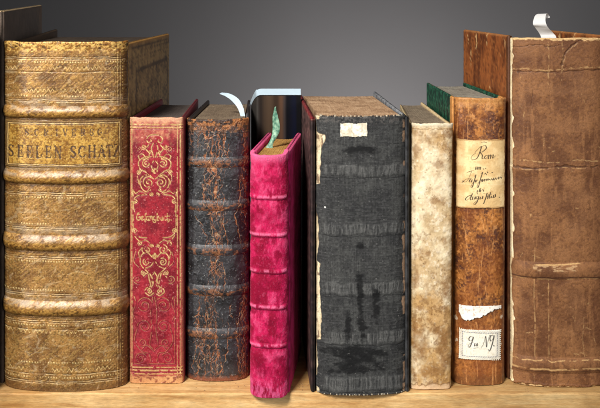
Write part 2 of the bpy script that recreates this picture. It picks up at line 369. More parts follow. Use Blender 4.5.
def gold_fn(U, V, u, v):
    col, rough, met, disp, cross = gold_base(U, V)
    jit = (fbm(U / 9, V * 0 + 3, 2, 6) - .5) * 1.2
    Vj = V + jit
    wear = sm(.34, .6, fbm(U / 5, V / 5, 3, 44))
    for a, b in PANELS + [(117, 170)]:
        inside = (V > a) & (V < b)
        col = np.where(inside[..., None], mix(col, mix(col, S(224, 190, 130), .35), np.clip(cross, 0, 1) * .3), col)
        disp = disp + np.where(inside, cross * .02, 0)
        top = 57 if a == 43 else a + 3.5
        bot = 383 if b == 391 else b - 3.5
        rows = [(top, 0), (top + 1.9, 0), (bot, 0), (bot - 1.9, 0)]
        if b - a > 40: rows += [(top + 5.2, 1), (bot - 5.2, 1)]
        if a == 43: rows += [(top + 11, 2), (bot - 11, 2), (top + 15, 0)]
        if a == 317: rows += [(bot - 9, 0), (bot - 13, 2), (bot - 20, 1), (top + 11, 2), (top + 9.2, 0)]
        for r, kind in rows:
            if a == 117 and kind: continue
            d = np.abs(Vj - r)
            if kind == 0:
                col = mix(col, S(66, 44, 20), sm(.62, .15, d) * .85 * wear); disp = disp - sm(.8, .1, d) * .16
                col = mix(col, S(232, 202, 146), sm(.5, .1, np.abs(Vj - r - .85)) * .6 * wear)
            elif kind == 1:
                dots = sm(-.2, .4, np.cos(U * 2 * math.pi / 2.7)) * sm(1.0, .45, d)
                col = mix(col, S(236, 206, 140), dots * .85 * wear); met = np.maximum(met, dots * .35 * wear); disp = disp + dots * .14
            else:
                tri = np.abs(((U / 4.2) % 1) - .5) * 2; z = np.abs(Vj - (r - 1.7 + 3.4 * tri))
                col = mix(col, S(232, 200, 130), sm(.75, .25, z) * .75 * wear); disp = disp - sm(.8, .2, z) * .12
                dt = np.hypot(((U / 4.2 + .5) % 1 - .5) * 4.2, Vj - r + 1.2)
                col = mix(col, S(60, 40, 18), sm(.9, .4, dt) * .7 * wear)
    ed = sm(116.5, 120, U + (fbm(U * 0, V / 4, 3, 8) - .5) * 4)
    col = mix(col, S(84, 54, 27), ed * .7)
    for x in (117.2, 120.2):
        col = mix(col, S(206, 168, 100), sm(.6, .15, np.abs(U - x)) * .6 * wear); disp = disp - sm(.8, .2, np.abs(U - x)) * .12
    dash = sm(.0, .5, np.cos(V * 2 * math.pi / 3.2)) * sm(.8, .3, np.abs(U - 122.6)); col = mix(col, S(214, 176, 104), dash * .7 * wear)
    cap = sm(56, 48, V + (fbm(U / 4, V / 4, 3, 5) - .5) * 7)
    col = mix(col, mix(S(150, 98, 36), S(236, 190, 104), sm(.35, .65, fbm(U * .5, V * .7, 3, 15))), cap * .85)
    col = mix(col, S(48, 28, 12), sm(.60, .72, fbm(U * .45, V * .6, 3, 19)) * cap * .8)
    disp = disp + sm(50, 43, V) * .5
    foot = sm(382, 389, V + (fbm(U / 3, V / 3, 3, 25) - .5) * 5)
    col = mix(col, S(92, 62, 32), foot * .6)
    stain = sm(.56, .72, fbm(U / 16, V / 13, 3, 71)); col = mix(col, col * .6, stain * .3)
    scr = sm(.86, .93, ridge(U / 14 + V / 60, V / 9, 2, 31)); col = mix(col, S(228, 204, 160), scr * .2)
    # hollow beside each raised band; shade below and sheen above painted in colour
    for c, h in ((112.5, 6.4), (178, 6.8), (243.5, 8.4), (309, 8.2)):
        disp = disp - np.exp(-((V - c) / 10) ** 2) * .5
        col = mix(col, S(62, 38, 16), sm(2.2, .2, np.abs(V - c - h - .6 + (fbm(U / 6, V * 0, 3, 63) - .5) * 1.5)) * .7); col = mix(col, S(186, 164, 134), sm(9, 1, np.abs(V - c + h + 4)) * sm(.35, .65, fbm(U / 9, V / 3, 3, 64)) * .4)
    return col, rough, met, disp
m_gold = attr_mat('tooled_gold_leather', 1500, .3, 1500, .45, spec=.55, coat=.1, bdist=.0003)
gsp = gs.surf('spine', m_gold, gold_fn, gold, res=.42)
def gband(c, h):
    def fn(U, V, u, v):
        col, rough, met, disp, cross = gold_base(U, V)
        x = (V - c) / h
        f = fbm(U * .6, V * .8, 3, 51); p = fbm(U / 7, V / 4, 3, 55)
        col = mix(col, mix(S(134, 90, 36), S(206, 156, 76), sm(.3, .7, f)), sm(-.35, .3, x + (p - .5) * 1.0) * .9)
        col = mix(col, S(188, 168, 140), sm(.1, -.55, x) * sm(.35, .6, p) * .55)  # pale sheen on the band's upper side, painted into its colour
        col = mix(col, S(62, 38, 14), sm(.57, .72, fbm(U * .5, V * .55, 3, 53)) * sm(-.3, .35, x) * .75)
        col = mix(col, S(70, 44, 18), sm(.45, .95, x + (f - .5) * .5) * .7)  # brown shadow along the band's underside, painted likewise
        col = mix(col, S(84, 54, 27), sm(117, 121, U) * .6)
        met = .08 + sm(.35, .75, f) * .25 * sm(-.6, 0, x)
        return col, rough * 0 + .5 - .12 * f, met, disp * 1.2 + band_disp(V, c, h, 2.7, .5) * (.55 + .45 * sm(6, 24, U) * sm(129, 112, U)) + (fbm(U / 5, V / 5, 2, 61) - .5) * .35
    return fn
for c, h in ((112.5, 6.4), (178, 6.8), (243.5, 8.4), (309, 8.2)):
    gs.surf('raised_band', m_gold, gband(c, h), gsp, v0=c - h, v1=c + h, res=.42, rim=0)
def glabel(U, V, u, v):
    n = fbm(U / 8, V / 8, 4, 80); f = fbm(U * .7, V * .7, 3, 81)
    col = mix(S(146, 102, 36), S(190, 144, 62), sm(.3, .7, n)); col = mix(col, S(222, 184, 100), sm(.55, .7, f) * .55); col = mix(col, S(96, 60, 20), sm(.46, .3, f) * .7)
    M = np.zeros_like(U); K = np.zeros_like(U)
    for x, ch, w in ((25.2, 'S', 3.6), (34.6, 'C', 3.8), (44, 'R', 4.2), (55, 'I', 3.6), (63, 'V', 4.4), (72, 'E', 3.8), (81, 'R', 4.2), (90, 'S', 3.6), (97.5, 'G', 4)):
        roman(K, u, v, ch, x, 129.2, w * 1.08, 6.6, .7)
    for x, y in ((31.5, 135.2), (41.6, 135.2), (51.6, 135), (60.6, 135)): stroke(K, u, v, [(x, y), (x + .1, y)], .55, .3)
    for x, ch, w in ((8.6, 'S', 5.6), (17.8, 'E', 6), (26.8, 'E', 6), (36, 'L', 6), (45.6, 'E', 6), (54.4, 'N', 7.4), (70.4, 'S', 6), (78.4, 'C', 7.4), (88.2, 'H', 7.8), (97.8, 'A', 7.8), (106, 'T', 6.8), (113.4, 'Z', 6.4)):
        roman(M, u, v, ch, x, 146.3 + (fbm(np.array([x]), np.array([1.]), 1)[0] - .5) * .8, w, 11.4, .95)
    M = M * sm(.16, .36, fbm(U * .5, V * .5, 3, 90)) ; K = K * sm(.24, .42, fbm(U * .5, V * .5, 3, 91))
    fr = np.zeros_like(U)
    wob = (fbm(U / 6, V / 6, 2, 95) - .5) * 1.2
    for i in (0, 1.8):
        e = np.minimum(np.minimum(U - 7.5, 120.3 - U), np.minimum(V - 122.8, 166.2 - V)) + wob - i
        fr = np.maximum(fr, sm(.55, .15, np.abs(e)))
    out = np.minimum(np.minimum(U - 7.5, 120.3 - U), np.minimum(V - 122.8, 166.2 - V)) + wob
    col = mix(col, S(120, 92, 54), sm(.8, -.2, out) * .8)
    col = mix(col, S(226, 198, 140), sm(.5, .1, np.abs(out - .9)) * .7)
    col = mix(col, S(60, 36, 14), np.maximum(fr * .8, np.maximum(M * .95, K * .85)))
    col = mix(col, S(96, 62, 24), sm(.62, .75, fbm(U / 3, V / 3, 3, 99)) * .5)
    ink = np.maximum(np.maximum(M, K), fr)
    return col, .42 + .2 * ink, .3 * (1 - ink) * sm(.4, .7, f), (f - .5) * .18 - ink * .16
gs.surf('title_label', m_gold, glabel, gold, t0=gs.t_of(6.3), t1=gs.t_of(121.3), v0=121, v1=167.6, res=.27, off=.0005, rim=.0009)
def gboard_fn(MM, V, u, v):
    n = fbm(MM / 6, V / 8, 4, 110); f = fbm(MM * 1.1, V * 1.3, 3, 111)
    col = mix(S(136, 104, 62), S(190, 152, 96), sm(.3, .7, n)); col = mix(col, S(186, 150, 92), sm(.55, .7, f) * .6); col = mix(col, S(52, 36, 18), sm(.45, .3, f) * .7)
    Lm = 195.; e = np.minimum(np.minimum(MM - 6, Lm - MM), (V - 42) * .7)
    for r in (6, 8, 22, 24): col = mix(col, S(70, 46, 22), sm(.9, .2, np.abs(e - r)) * .8)
    cell = np.sin(MM * .75) * np.sin(V * .62); orn = sm(.2, .6, np.abs(cell)) * ((e > 9) & (e < 21))
    col = mix(col, S(196, 160, 100), orn * .5)
    col = mix(col, S(196, 140, 66), np.maximum(sm(5, 2, (V - 42) * .7 + (f - .5) * 3), sm(183, 190, MM)) * .8)
    return col, .5 + 0 * n, .12 + 0 * n, (f - .5) * .3 + orn * .15
m_gboard = attr_mat('tooled_gold_board', 1200, .4, 1500, .35, spec=.45, bdist=.0003)
ggap = .0008
board(gold, m_gboard, (WX(128.3, Yj) , Yj + .001), (-.1012, .2), .0042, 1, WZ(43, Yj), WZ(43, Yj) + .0005, gboard_fn)
def gleft_fn(MM, V, u, v):
    f = fbm(MM, V, 3, 120); return mix(S(66, 50, 36), S(98, 74, 50), f), .6 + 0 * f, 0 * f, (f - .5) * .3
board(gold, m_gboard, (WX(5.2, Yj), Yj + .001), (-.2076, .2), .0042, -1, WZ(43, Yj) - .0006, .2467, gleft_fn)
gi = gs.inner(.0035)
block(gold, page_mat('dusty_dark_pages', S(34, 28, 23), S(66, 54, 44), S(92, 78, 64)), gi, (-.2020, .192), (-.1066, .192), .2398)

# ================================================================== DARK TALL BOOK AT THE LEFT EDGE
dl = book('leather_book', 'tall black leather book cut off by the left edge of the photo', (-.212, .01, 0))
m_dark = attr_mat('black_leather', 1000, .2, 1400, .25, spec=.4)
ls = Spine(dl, (-.2585, .004), (-.1995, -.0015), .028, 2.5, 9)  # unseen spine, bulged and set forward to shade the gold book's left edge
def dl_fn(U, V, u, v):
    f = fbm(U / 3, V / 5, 4, 130); col = mix(S(20, 19, 20), S(44, 41, 40), f)
    sp = sm(374, 377, V + (fbm(U, V, 3, 131) - .5) * 3) * sm(389, 385, V); col = mix(col, S(214, 206, 196), sp * .9 * (U > -4))
    return col, .5 + 0 * f, 0 * f, (f - .5) * .4
ls.surf('spine', m_dark, dl_fn, dl, res=.7)
def dlb(MM, V, u, v):
    f = fbm(MM / 4, V / 6, 4, 140); col = mix(S(84, 72, 63), S(116, 100, 88), f); col = mix(col, S(134, 104, 76), sm(150, 186, MM + (f - .5) * 30) * .6)
    col = mix(col, S(206, 176, 130), sm(1.5, .5, V - (10.75 - 5 * MM / 190) + (f - .5) * 1.2))
    return col, .55 + 0 * f, 0 * f, (f - .5) * .3
board(dl, m_dark, (-.1965, .012), (-.2178, .2), .004, 1, .2655, .2690, dlb)
board(dl, m_dark, (-.2605, .008), (-.2800, .19), .004, -1, .2655, .2690, dlb)
block(dl, page_mat('dark_block', S(40, 34, 28), S(84, 74, 62), S(120, 106, 90)), ls.inner(.003), (-.2752, .18), (-.2218, .184), .258)

# ================================================================== RED BOOK
red = book('leather_book', 'slim red leather book with gilt scrollwork and a small gilt title', (WX(156, .0102), .012, 0))
Yr = .0135
rs = Spine(red, (WX(130, Yr), Yr), (WX(183.2, Yr), Yr), .0034, 3.6, 118.2)
def mirror(st, cx): return [[(2 * cx - p[0],) + tuple(p[1:]) for p in s] for s in st]
def red_fn(U, V, u, v):
    n = fbm(U / 9, V / 12, 4, 200); f = fbm(U * .6, V * .6, 3, 201)
    col = mix(S(108, 9, 24), S(144, 24, 38), sm(.3, .7, n))
    col = mix(col, S(180, 70, 72), sm(.58, .74, f) * .3); col = mix(col, S(104, 12, 28), sm(.42, .28, f) * .6)
    low = sm(255, 320, V); col = mix(col, S(190, 76, 84), sm(.42, .64, fbm(U * .4, V * .4, 4, 203)) * .18 * low)
    fade = sm(146, 122, V + (fbm(U / 3, V / 6, 3, 204) - .5) * 26); col = mix(col, mix(S(168, 92, 78), S(206, 150, 108), sm(.3, .65, fbm(U / 2.5, V / 2.5, 4, 206))), fade * .7)
    edge = sm(3.2, .4, np.minimum(U - 130.2, 183 - U) + (fbm(U, V / 5, 3, 205) - .5) * 3.4); col = mix(col, S(186, 118, 88), edge * .6)
    G = np.zeros_like(U); B = np.zeros_like(U); cx = 154.6
    g = []      # right half of the gilt ornament, mirrored
    g += [catmull([(cx, 134.5), (cx + 5, 135.5), (cx + 8, 139), (cx + 6.5, 142.5), (cx + 3.5, 141.5), (cx + 4, 139.5)])]
    g += [catmull([(cx + 1.2, 143), (cx + 3.2, 148), (cx + 2.2, 153), (cx + 1, 157)])]
    g += [catmull([(cx + 6, 145), (cx + 8.5, 149), (cx + 5, 154), (cx + 8, 159), (cx + 13, 158.5)])]
    g += [spiral(cx + 8.2, 163.5, 4.6, .8, -1.9, 1.6)]
    g += [catmull([(cx + 3, 157), (cx + 10, 157), (cx + 16, 162), (cx + 14.5, 169), (cx + 9, 171.5)])]
    g += [spiral(cx + 6.2, 182.5, 6.4, .9, -2.5, 1.7)]
    g += [catmull([(cx + 2.5, 178), (cx + 9, 175), (cx + 14.5, 180), (cx + 13, 188), (cx + 8, 191.6), (cx + 4, 190)])]
    g += [catmull([(cx + 5, 188), (cx + 9, 193), (cx + 15, 191), (cx + 19, 193.5), (cx + 22, 190), (cx + 21.5, 196)])]
    g += [catmull([(cx + 8, 194.5), (cx + 16, 195.5), (cx + 20, 198.5), (cx + 21.3, 205), (cx + 20.5, 212)])]
    g += [spiral(cx + 19.6, 201, 2.6, .5, .3, 1.3), spiral(cx + 19.6, 231, 2.6, .5, .3, -1.3)]
    g += [[(cx + 21.3, 205), (cx + 21.6, 226)], catmull([(cx + 21.4, 226), (cx + 20, 233), (cx + 15, 237), (cx + 8, 237.6)])]
    g += [catmull([(cx + 20, 236), (cx + 15, 241), (cx + 9, 240), (cx + 5, 243)])]
    g += [spiral(cx + 8.3, 249.5, 5, .8, -1.4, 1.6)]
    g += [catmull([(cx + 2.5, 257), (cx + 8, 252), (cx + 13.5, 256), (cx + 14, 264), (cx + 9, 270), (cx + 4, 275), (cx + 2.2, 283)])]
    g += [spiral(cx + 8.2, 262, 4, .7, -2, 1.5)]
    g += [catmull([(cx + 12, 277), (cx + 7, 273), (cx + 5.5, 279), (cx + 4, 286), (cx + 8, 288), (cx + 9.5, 292), (cx + 5, 295.5), (cx + 1, 293)])]
    g += [spiral(cx + 4.6, 291, 2.6, .6, -1.5, 1.4)]
    for s_ in g + mirror(g, cx):
        stroke(G, u, v, s_, .5, .32); stroke(B, u, v, [(p[0] + .9, p[1] + .7) for p in s_], .35, .35)
    extra = [spiral(cx + 11, 147, 2.6, .5, 1, 1.3), spiral(cx + 4.4, 152.5, 2.2, .4, 2.5, 1.2), catmull([(cx + 8, 159), (cx + 12, 154), (cx + 16, 156), (cx + 15, 160)]), catmull([(cx + 1, 161), (cx + 3.5, 165), (cx + 2, 170)]), spiral(cx + 15.5, 172.5, 2.4, .5, -2, 1.3), catmull([(cx + 12, 170), (cx + 17, 176), (cx + 15.5, 184)]), spiral(cx + 3, 194, 2, .4, 0, 1.2), catmull([(cx + 9, 172), (cx + 5, 175), (cx + 2, 178)]), spiral(cx + 14.5, 243.5, 2.4, .5, 1, -1.3), spiral(cx + 3.2, 246, 2, .4, 3, 1.2), catmull([(cx + 1, 262), (cx + 4, 266), (cx + 9, 268)]), spiral(cx + 11, 273, 2.6, .5, -1, 1.3), catmull([(cx, 272), (cx + 2.4, 277), (cx + 1.2, 283), (cx + 3, 287)]), catmull([(cx + 12, 248), (cx + 16, 252), (cx + 15, 258)])]
    for s_ in extra + mirror(extra, cx): stroke(G, u, v, s_, .44, .3); stroke(B, u, v, [(p[0] + .8, p[1] + .6) for p in s_], .3, .3)
    for p in ((cx, 172.5), (cx, 169.5), (cx + 1.8, 171), (cx - 1.8, 171), (cx, 258), (cx + 1.6, 256), (cx - 1.6, 256), (cx, 254)): stroke(G, u, v, [p, (p[0] + .1, p[1])], 1.25, .4)
    for s_ in g[:3] + mirror(g[:3], cx): stroke(B, u, v, [(p[0] + .8, p[1] + .5) for p in s_], .4, .35)
    # title
    L = []
    x = 136.6; y = 220.2
    def gl(*s): L.extend([[(x + p[0], y + p[1]) for p in q] for q in s])
    gl([(3, -6), (1, -6.4), (0, -4), (.2, -1), (2, 0), (3.6, -1.2), (3.4, -3.2), (2, -3)], [(1.5, -7.4), (3.6, -6.6)]); x = 141
    gl([(.2, -1.8), (2, -2.6), (1.6, -4), (.4, -3), (.4, -.8), (1.4, 0), (2.4, -.8)]); x = 144
    gl([(1.2, 1.6), (.9, -2), (1.2, -6), (2.4, -6.4)]); x = 146.2
    gl([(2.2, -3.6), (.6, -3.6), (.2, -1.2), (1.2, 0), (2.4, -1), (2.4, -3.8), (2.4, 0), (3, 0)]); x = 149.8
    gl([(.3, -3.8), (.4, 0)], [(.4, -2.6), (1.6, -4), (2.4, -3), (2.4, 0)]); x = 153.2
    gl([(2.4, -3.8), (.6, -3.6), (.3, -1.2), (1.2, -.2), (2.4, -1.4), (2.4, -3.8), (2.5, 1.2), (1, 2.2), (0, 1.4)]); x = 156.8
    gl([(.4, -6.8), (.4, -.4), (1.6, 0), (2.5, -1.4), (2, -3.4), (.5, -2.8)]); x = 160.4
    gl([(.3, -3.8), (.4, -.6), (1.4, 0), (2.5, -1), (2.5, -3.8), (2.5, 0)]); x = 164
    gl([(2.2, -3.2), (1.2, -3.9), (.3, -2), (1, 0), (2.3, -.6)]); x = 167
    gl([(.4, -6.6), (.4, 0)], [(.4, -2.6), (1.6, -4), (2.3, -2.6), (2, .6), (1, 1.8)]); x = 170.6
    gl([(.4, -.3), (.6, 0)])
    for s_ in L: stroke(G, u, v, catmull(s_, 4), .5, .3)
    # straight gilt fillets
    for xx, w in ((177.4, .4), (180.3, .55), (131.8, .5)): stroke(G, u, v, [(xx, 120), (xx, 376)], w, .25)
    for yy, w in ((124.6, .6), (127.6, .5), (367.5, .55), (370.6, .75), (374, .6)): stroke(G, u, v, [(130, yy), (183, yy)], w, .25)
    for yy in (126.2, 129.2, 369.2, 372.5): stroke(B, u, v, [(130, yy), (183, yy)], .45, .25)
    # blind tooled scrolls at the foot
    b = [spiral(cx + 9.5, 306, 8.5, 1.2, -2.8, 1.7), spiral(cx + 9.6, 327, 7.2, 1.2, .4, -1.6),
         catmull([(cx + 1, 298), (cx + 3, 312), (cx + 2.2, 330), (cx + 4, 345), (cx + 1, 349)]),
         catmull([(cx + 17, 330), (cx + 19, 342), (cx + 12, 352), (cx + 5, 354), (cx + 3, 362)]),
         spiral(cx + 13.5, 359, 6, 1, -2.6, 1.3), catmull([(cx + 20, 296), (cx + 18, 304), (cx + 21, 314), (cx + 18, 322)]),
         spiral(cx + 11.5, 343, 4.2, .8, 1, 1.5), catmull([(cx, 352), (cx + 7, 346), (cx + 12, 350)]), [(cx + 21, 300), (cx + 21, 364)], [(cx, 364.5), (cx + 21, 364.5)],
         spiral(cx + 15.5, 150, 3.5, .6, 2, 1.4), spiral(cx + 17, 280, 4.5, .6, 2, -1.5), catmull([(cx + 15, 268), (cx + 20, 262), (cx + 18, 252)])]
    for s_ in b + mirror(b, cx): stroke(B, u, v, s_, .5, .35)
    for s_ in b + mirror(b, cx): stroke(G, u, v, [(p[0] - .9, p[1] - .7) for p in s_], .16, .4)
    gw = sm(.3, .5, fbm(U * .45, V * .45, 3, 210)) * (1 - .6 * sm(298, 306, V) * sm(366, 362, V))
    G2 = G * gw
    col = mix(col, S(98, 10, 26), B * .62)
    col = mix(col, mix(S(206, 152, 88), S(244, 212, 150), f), G2)
    bot = sm(374.5, 378, V + (fbm(U / 3, V / 3, 3, 220) - .5) * 3); col = mix(col, mix(S(166, 112, 68), S(214, 166, 112), n), bot * .9); col = mix(col, S(110, 44, 34), bot * sm(.58, .7, fbm(U / 3, V / 2, 3, 222)) * .8)
    topw = sm(123.5, 120, V + (fbm(U / 3, V / 3, 3, 221) - .5) * 3); col = mix(col, S(218, 172, 134), topw * .55)
    sp = sm(.8, .88, fbm(U * .8, V * .8, 2, 225)); col = mix(col, S(226, 160, 150), sp * .6)
    return col, .5 - .14 * G2 + 0 * n, G2 * .55, (f - .5) * .14 - B * .16 - G2 * .06
m_red = attr_mat('red_leather', 1500, .26, 1500, .3, spec=.45, bdist=.0003)
rs.surf('spine', m_red, red_fn, red, res=.3)
def redb(MM, V, u, v):
    f = fbm(MM / 2, V / 4, 4, 230); col = mix(S(96, 16, 28), S(150, 34, 50), f)
    e = sm(3, .5, np.minimum(MM, V - 117) + (f - .5) * 3); col = mix(col, S(170, 104, 84), e * .4)
    return col, .5 + 0 * f, 0 * f, (f - .5) * .25
board(red, m_red, (WX(129.8, Yr), Yr + .001), (-.1019, .138), .0026, -1, WZ(117.4, Yr), WZ(117.4, Yr) + .0003, redb)
board(red, m_red, (WX(184.1, Yr), Yr - .0005), (-.0692, .138), .0026, 1, WZ(117.4, Yr), WZ(117.4, Yr) + .0003, redb)
block(red, page_mat('grey_pages', S(62, 54, 50), S(88, 78, 72), S(112, 100, 90)), rs.inner(.003), (-.0990, .134), (-.0712, .134), WZ(121, Yr) - .0016)

# ================================================================== CRACKED BLACK LEATHER BOOK
Yd = .0262
dk = book('leather_book', 'black leather book with cracked and flaking orange brown spine and raised bands', (WX(217, .0137), .02, 0))
ds = Spine(dk, (WX(187, Yd), Yd), (WX(248.6, Yd), Yd), .0125, 2.25, 120.2)
DB = (162.5, 206, 250.5, 291, 334)
def dk_base(U, V):
    n = fbm(U / 8, V / 10, 4, 300); f = fbm(U * .55, V * .55, 4, 301)
    col = mix(S(26, 25, 25), S(49, 48, 49), sm(.3, .7, n)); col = mix(col, S(82, 84, 88), sm(.6, .75, f) * .5)
    wx = (fbm(U / 5, V / 6, 3, 303) - .5) * 7; wy = (fbm(U / 5, V / 6, 3, 304) - .5) * 8
    # long wandering cracks down the spine plus a fine net
    d1, d2 = worley((U + wx) / 8.2, (V + wy) / 27, 305); c1 = sm(.06, .015, d2 - d1)
    e1, e2 = worley((U + wx * .6) / 3.6, (V + wy * .6) / 11, 306); c2 = sm(.07, .015, e2 - e1)
    dens = np.exp(-((U - 213 - 4 * np.sin(V / 30)) / 9.5) ** 2) + .9 * sm(236, 246, U) + .2 * sm(292, 330, V) * sm(192, 205, U) - .25 * sm(200, 260, V) + .8 * sm(140, 122, V) + .35 * sm(200, 190, U) * sm(180, 150, V) + .1
    patch = fbm(U / 7, V / 11, 3, 308)
    crack = np.maximum(c1 * sm(.22, .6, dens + (patch - .5) * .9), c2 * sm(.3, .85, dens + (patch - .5) * 1.5))
    lose = sm(.60, .66, fbm(U / 2.6 + wx * .2, V / 6.5, 3, 310) + .16 * (np.clip(dens, 0, 1.2) - .9))
    crack = np.maximum(crack * .8, lose * sm(.5, .95, dens) * sm(330, 150, V)); walk = np.zeros_like(U); uc, vc = U[0], V[:, 0]; rng = np.random.RandomState(77)
    for k in range(64):
        x = rng.choice([rng.normal(212, 6), rng.normal(220, 9), rng.normal(243, 3), rng.uniform(192, 246)]); y = rng.uniform(112, 360) if k % 3 else rng.uniform(280, 372); n_ = rng.randint(8, 46); w0 = rng.uniform(.35, 1.1); pts = []
        for i in range(n_):
            pts.append((x, y, w0 * (.4 + .6 * math.sin(math.pi * (i + .5) / n_)) * rng.uniform(.4, 1.5))); x += rng.normal(0, .75); y += rng.uniform(.8, 2.2)
            if i and rng.rand() < .09: stroke(walk, uc, vc, [pts[-1], (x + rng.choice([-2.6, 2.6]), y + rng.uniform(-1, 2.5), .3)], .5, .3)
        stroke(walk, uc, vc, pts, .46, .28)
    crack = np.maximum(crack, walk)
    oc = mix(S(84, 48, 25), S(170, 100, 50), sm(.3, .7, fbm(U / 2, V / 3, 3, 311))); oc = mix(oc, oc * .72, sm(170, 300, V) * .6)
    oc = mix(oc, S(216, 176, 130), sm(.62, .74, fbm(U / 2, V / 3, 3, 312)) * .6)
    oc = mix(oc, S(140, 56, 26), sm(238, 246, U) * .6)
    col = mix(col, oc, np.clip(crack, 0, 1) * .84)
    rim = sm(.12, .05, d2 - d1) * (1 - c1) * sm(.3, .7, dens); col = mix(col, S(26, 22, 20), rim * .5)
    sp = sm(.8, .88, fbm(U * .7, V * .7, 2, 315)); col = mix(col, S(170, 168, 160), sp * .5)
    return col, .46 + .3 * crack - .08 * n, crack, (f - .5) * .22 - crack * .35 + sm(.2, .08, d2 - d1) * .12
def dk_fn(U, V, u, v):
    col, rough, crack, disp = dk_base(U, V)
    cap = sm(133, 124, V + (fbm(U / 3, V / 4, 3, 320) - .5) * 16)
    col = mix(col, mix(S(128, 70, 30), S(206, 138, 76), fbm(U / 2, V / 2, 3, 321)), cap * .7)
    col = mix(col, S(36, 32, 31), cap * sm(.46, .54, fbm(U / 5, V / 4, 3, 322)) * .9)
    for r in (131, 133.4, 376.5): col = mix(col, S(24, 22, 22), sm(.6, .2, np.abs(V - r + (fbm(U / 8, V * 0, 2, 1) - .5) * 1.5)) * .7); 
    foot = sm(374, 381, V + (fbm(U / 3, V / 3, 3, 325) - .5) * 8); col = mix(col, S(128, 68, 40), foot * .75)
    for c in DB: disp = disp - np.exp(-((V - c) / 7) ** 2) * .3
    return col, rough, 0 * V, disp + sm(126, 120, V) * .4
m_dk = attr_mat('cracked_black_leather', 1500, .34, 1500, .45, spec=.55, coat=.1, bdist=.0003)
dsp = ds.surf('spine', m_dk, dk_fn, dk, res=.33)
def dband(c, h):
    def fn(U, V, u, v):
        col, rough, crack, disp = dk_base(U, V); x = (V - c) / h; w = fbm(U / 3, V / 2, 3, 331)
        k = sm(.52, .72, w + .16 * np.exp(-((U - 213) / 8) ** 2) + .08 * sm(205, 190, U) + (.08 if c < 170 else 0)) * sm(-.75, -.1, x)
        col = mix(col, mix(S(96, 54, 30), S(176, 112, 64), fbm(U / 1.5, V / 1.5, 3, 332)), k * .6)
        col = mix(col, S(90, 88, 88), sm(-.1, -.6, x) * sm(.4, .6, w) * .25)  # grey highlight painted on the upper side of the band
        fib = sm(.6, .8, vn(U * .7, V / 5, 334)); col = mix(col, S(24, 20, 18), fib * .3)
        return col, np.maximum(rough, .56), 0 * V, disp + band_disp(V, c, h, 1.25, .35)
    return fn
for c in DB: ds.surf('raised_band', m_dk, dband(c, 5.6), dsp, v0=c - 5.6, v1=c + 5.6, res=.33, rim=0)
def dkb(MM, V, u, v):
    f = fbm(MM / 3, V / 5, 4, 340); col = mix(S(26, 22, 21), S(58, 40, 32), f); col = mix(col, S(150, 84, 44), sm(.6, .7, fbm(MM / 2, V / 3, 3, 341)) * sm(16, 2, MM) * .8)
    col = mix(col, S(150, 96, 60), sm(2, .3, V - 119 + (f - .5) * 2) * .5)
    return col, .55 + 0 * f, 0 * f, (f - .5) * .4
board(dk, m_dk, (WX(187, Yd) - .0003, Yd + .001), (-.0632, .15), .0026, -1, WZ(118.6, Yd), WZ(118.6, Yd) + .0003, dkb)
board(dk, m_dk, (WX(249.2, Yd), Yd + .001), (-.0254, .15), .0026, 1, WZ(118.4, Yd), WZ(118.4, Yd) + .0003, dkb)
block(dk, page_mat('brown_pages', S(74, 60, 48), S(122, 104, 84), S(160, 140, 112)), ds.inner(.003), (-.0602, .146), (-.0284, .146), WZ(121.5, Yd) - .0006)

# ================================================================== PINK VELVET BOOK
pk = book('velvet_book', 'small bright pink velvet book, the smallest in the row', (-.006, .0, 0))
a7 = math.radians(7.0); ex = np.array([math.cos(a7), -math.sin(a7)]); ey = np.array([math.sin(a7), math.cos(a7)])
pA = np.array([WX(250.6, -.003), -.003]); pB = pA + ex * .0268
ps = Spine(pk, pA, pB, .0098, 2.6, 156.6, topf=lambda t: .0002 + .0026 * np.abs(2 * t - .92) ** 3 + (fbm(t * 9, t * 0, 3, 2) - .5) * .0006, botf=lambda t: .0042 * np.abs(2 * t - 1) ** 5 + fbm(t * 12, t * 0, 3, 4) * .0005)
PB = (197.5, 235, 271.5, 307.5, 346)
def pk_base(U, V):
    n = fbm(U / 13, V / 15, 4, 400, .6); f = fbm(U / 2.6, V / 6, 4, 401, .6); g = fbm(U * .9, V * .5, 3, 402)
    col = mix(S(130, 6, 42), S(178, 20, 72), sm(.32, .62, n))
    col = mix(col, S(202, 76, 116), sm(.48, .74, f * .45 + n * .55) * .62)
    col = mix(col, S(110, 0, 34), sm(.45, .28, f * .4 + fbm(U / 10, V / 12, 3, 404) * .6) * .7)
    col = mix(col, S(226, 110, 146), sm(.62, .8, g) * .15)
    for c, d in ((216, 10), (365, 14), (288, 8), (180, 8)): col = mix(col, S(126, 0, 40), np.exp(-((V - c) / d) ** 2) * sm(.4, .6, fbm(U / 6, V / 6, 3, 405)) * .5)
    
    return col, f, g
def pk_fn(U, V, u, v):
    col, f, g = pk_base(U, V)
    ed = sm(166, 156, V + (f - .5) * 8); col = mix(col, S(240, 120, 164), ed * .5)
    bt = sm(378, 388, V + (f - .5) * 10); col = mix(col, S(238, 110, 160), bt * sm(.4, .7, fbm(U / 1.5, V / 6, 3, 410)) * .4)
    disp = (f - .5) * .35 + (g - .5) * .3
    for c in PB: disp = disp - np.exp(-((V - c - 4) / 4) ** 2) * .5
    disp = disp - np.exp(-((V - 168) / 6) ** 2) * .4
    return col, .8 + 0 * f, 0 * f, disp
m_pk = attr_mat('pink_velvet', 1500, .22, 1600, .5, spec=.15, sheen=.3, sheen_tint=S(255, 130, 160), bdist=.0005)
psp = ps.surf('spine', m_pk, pk_fn, pk, res=.33, rim=.003)
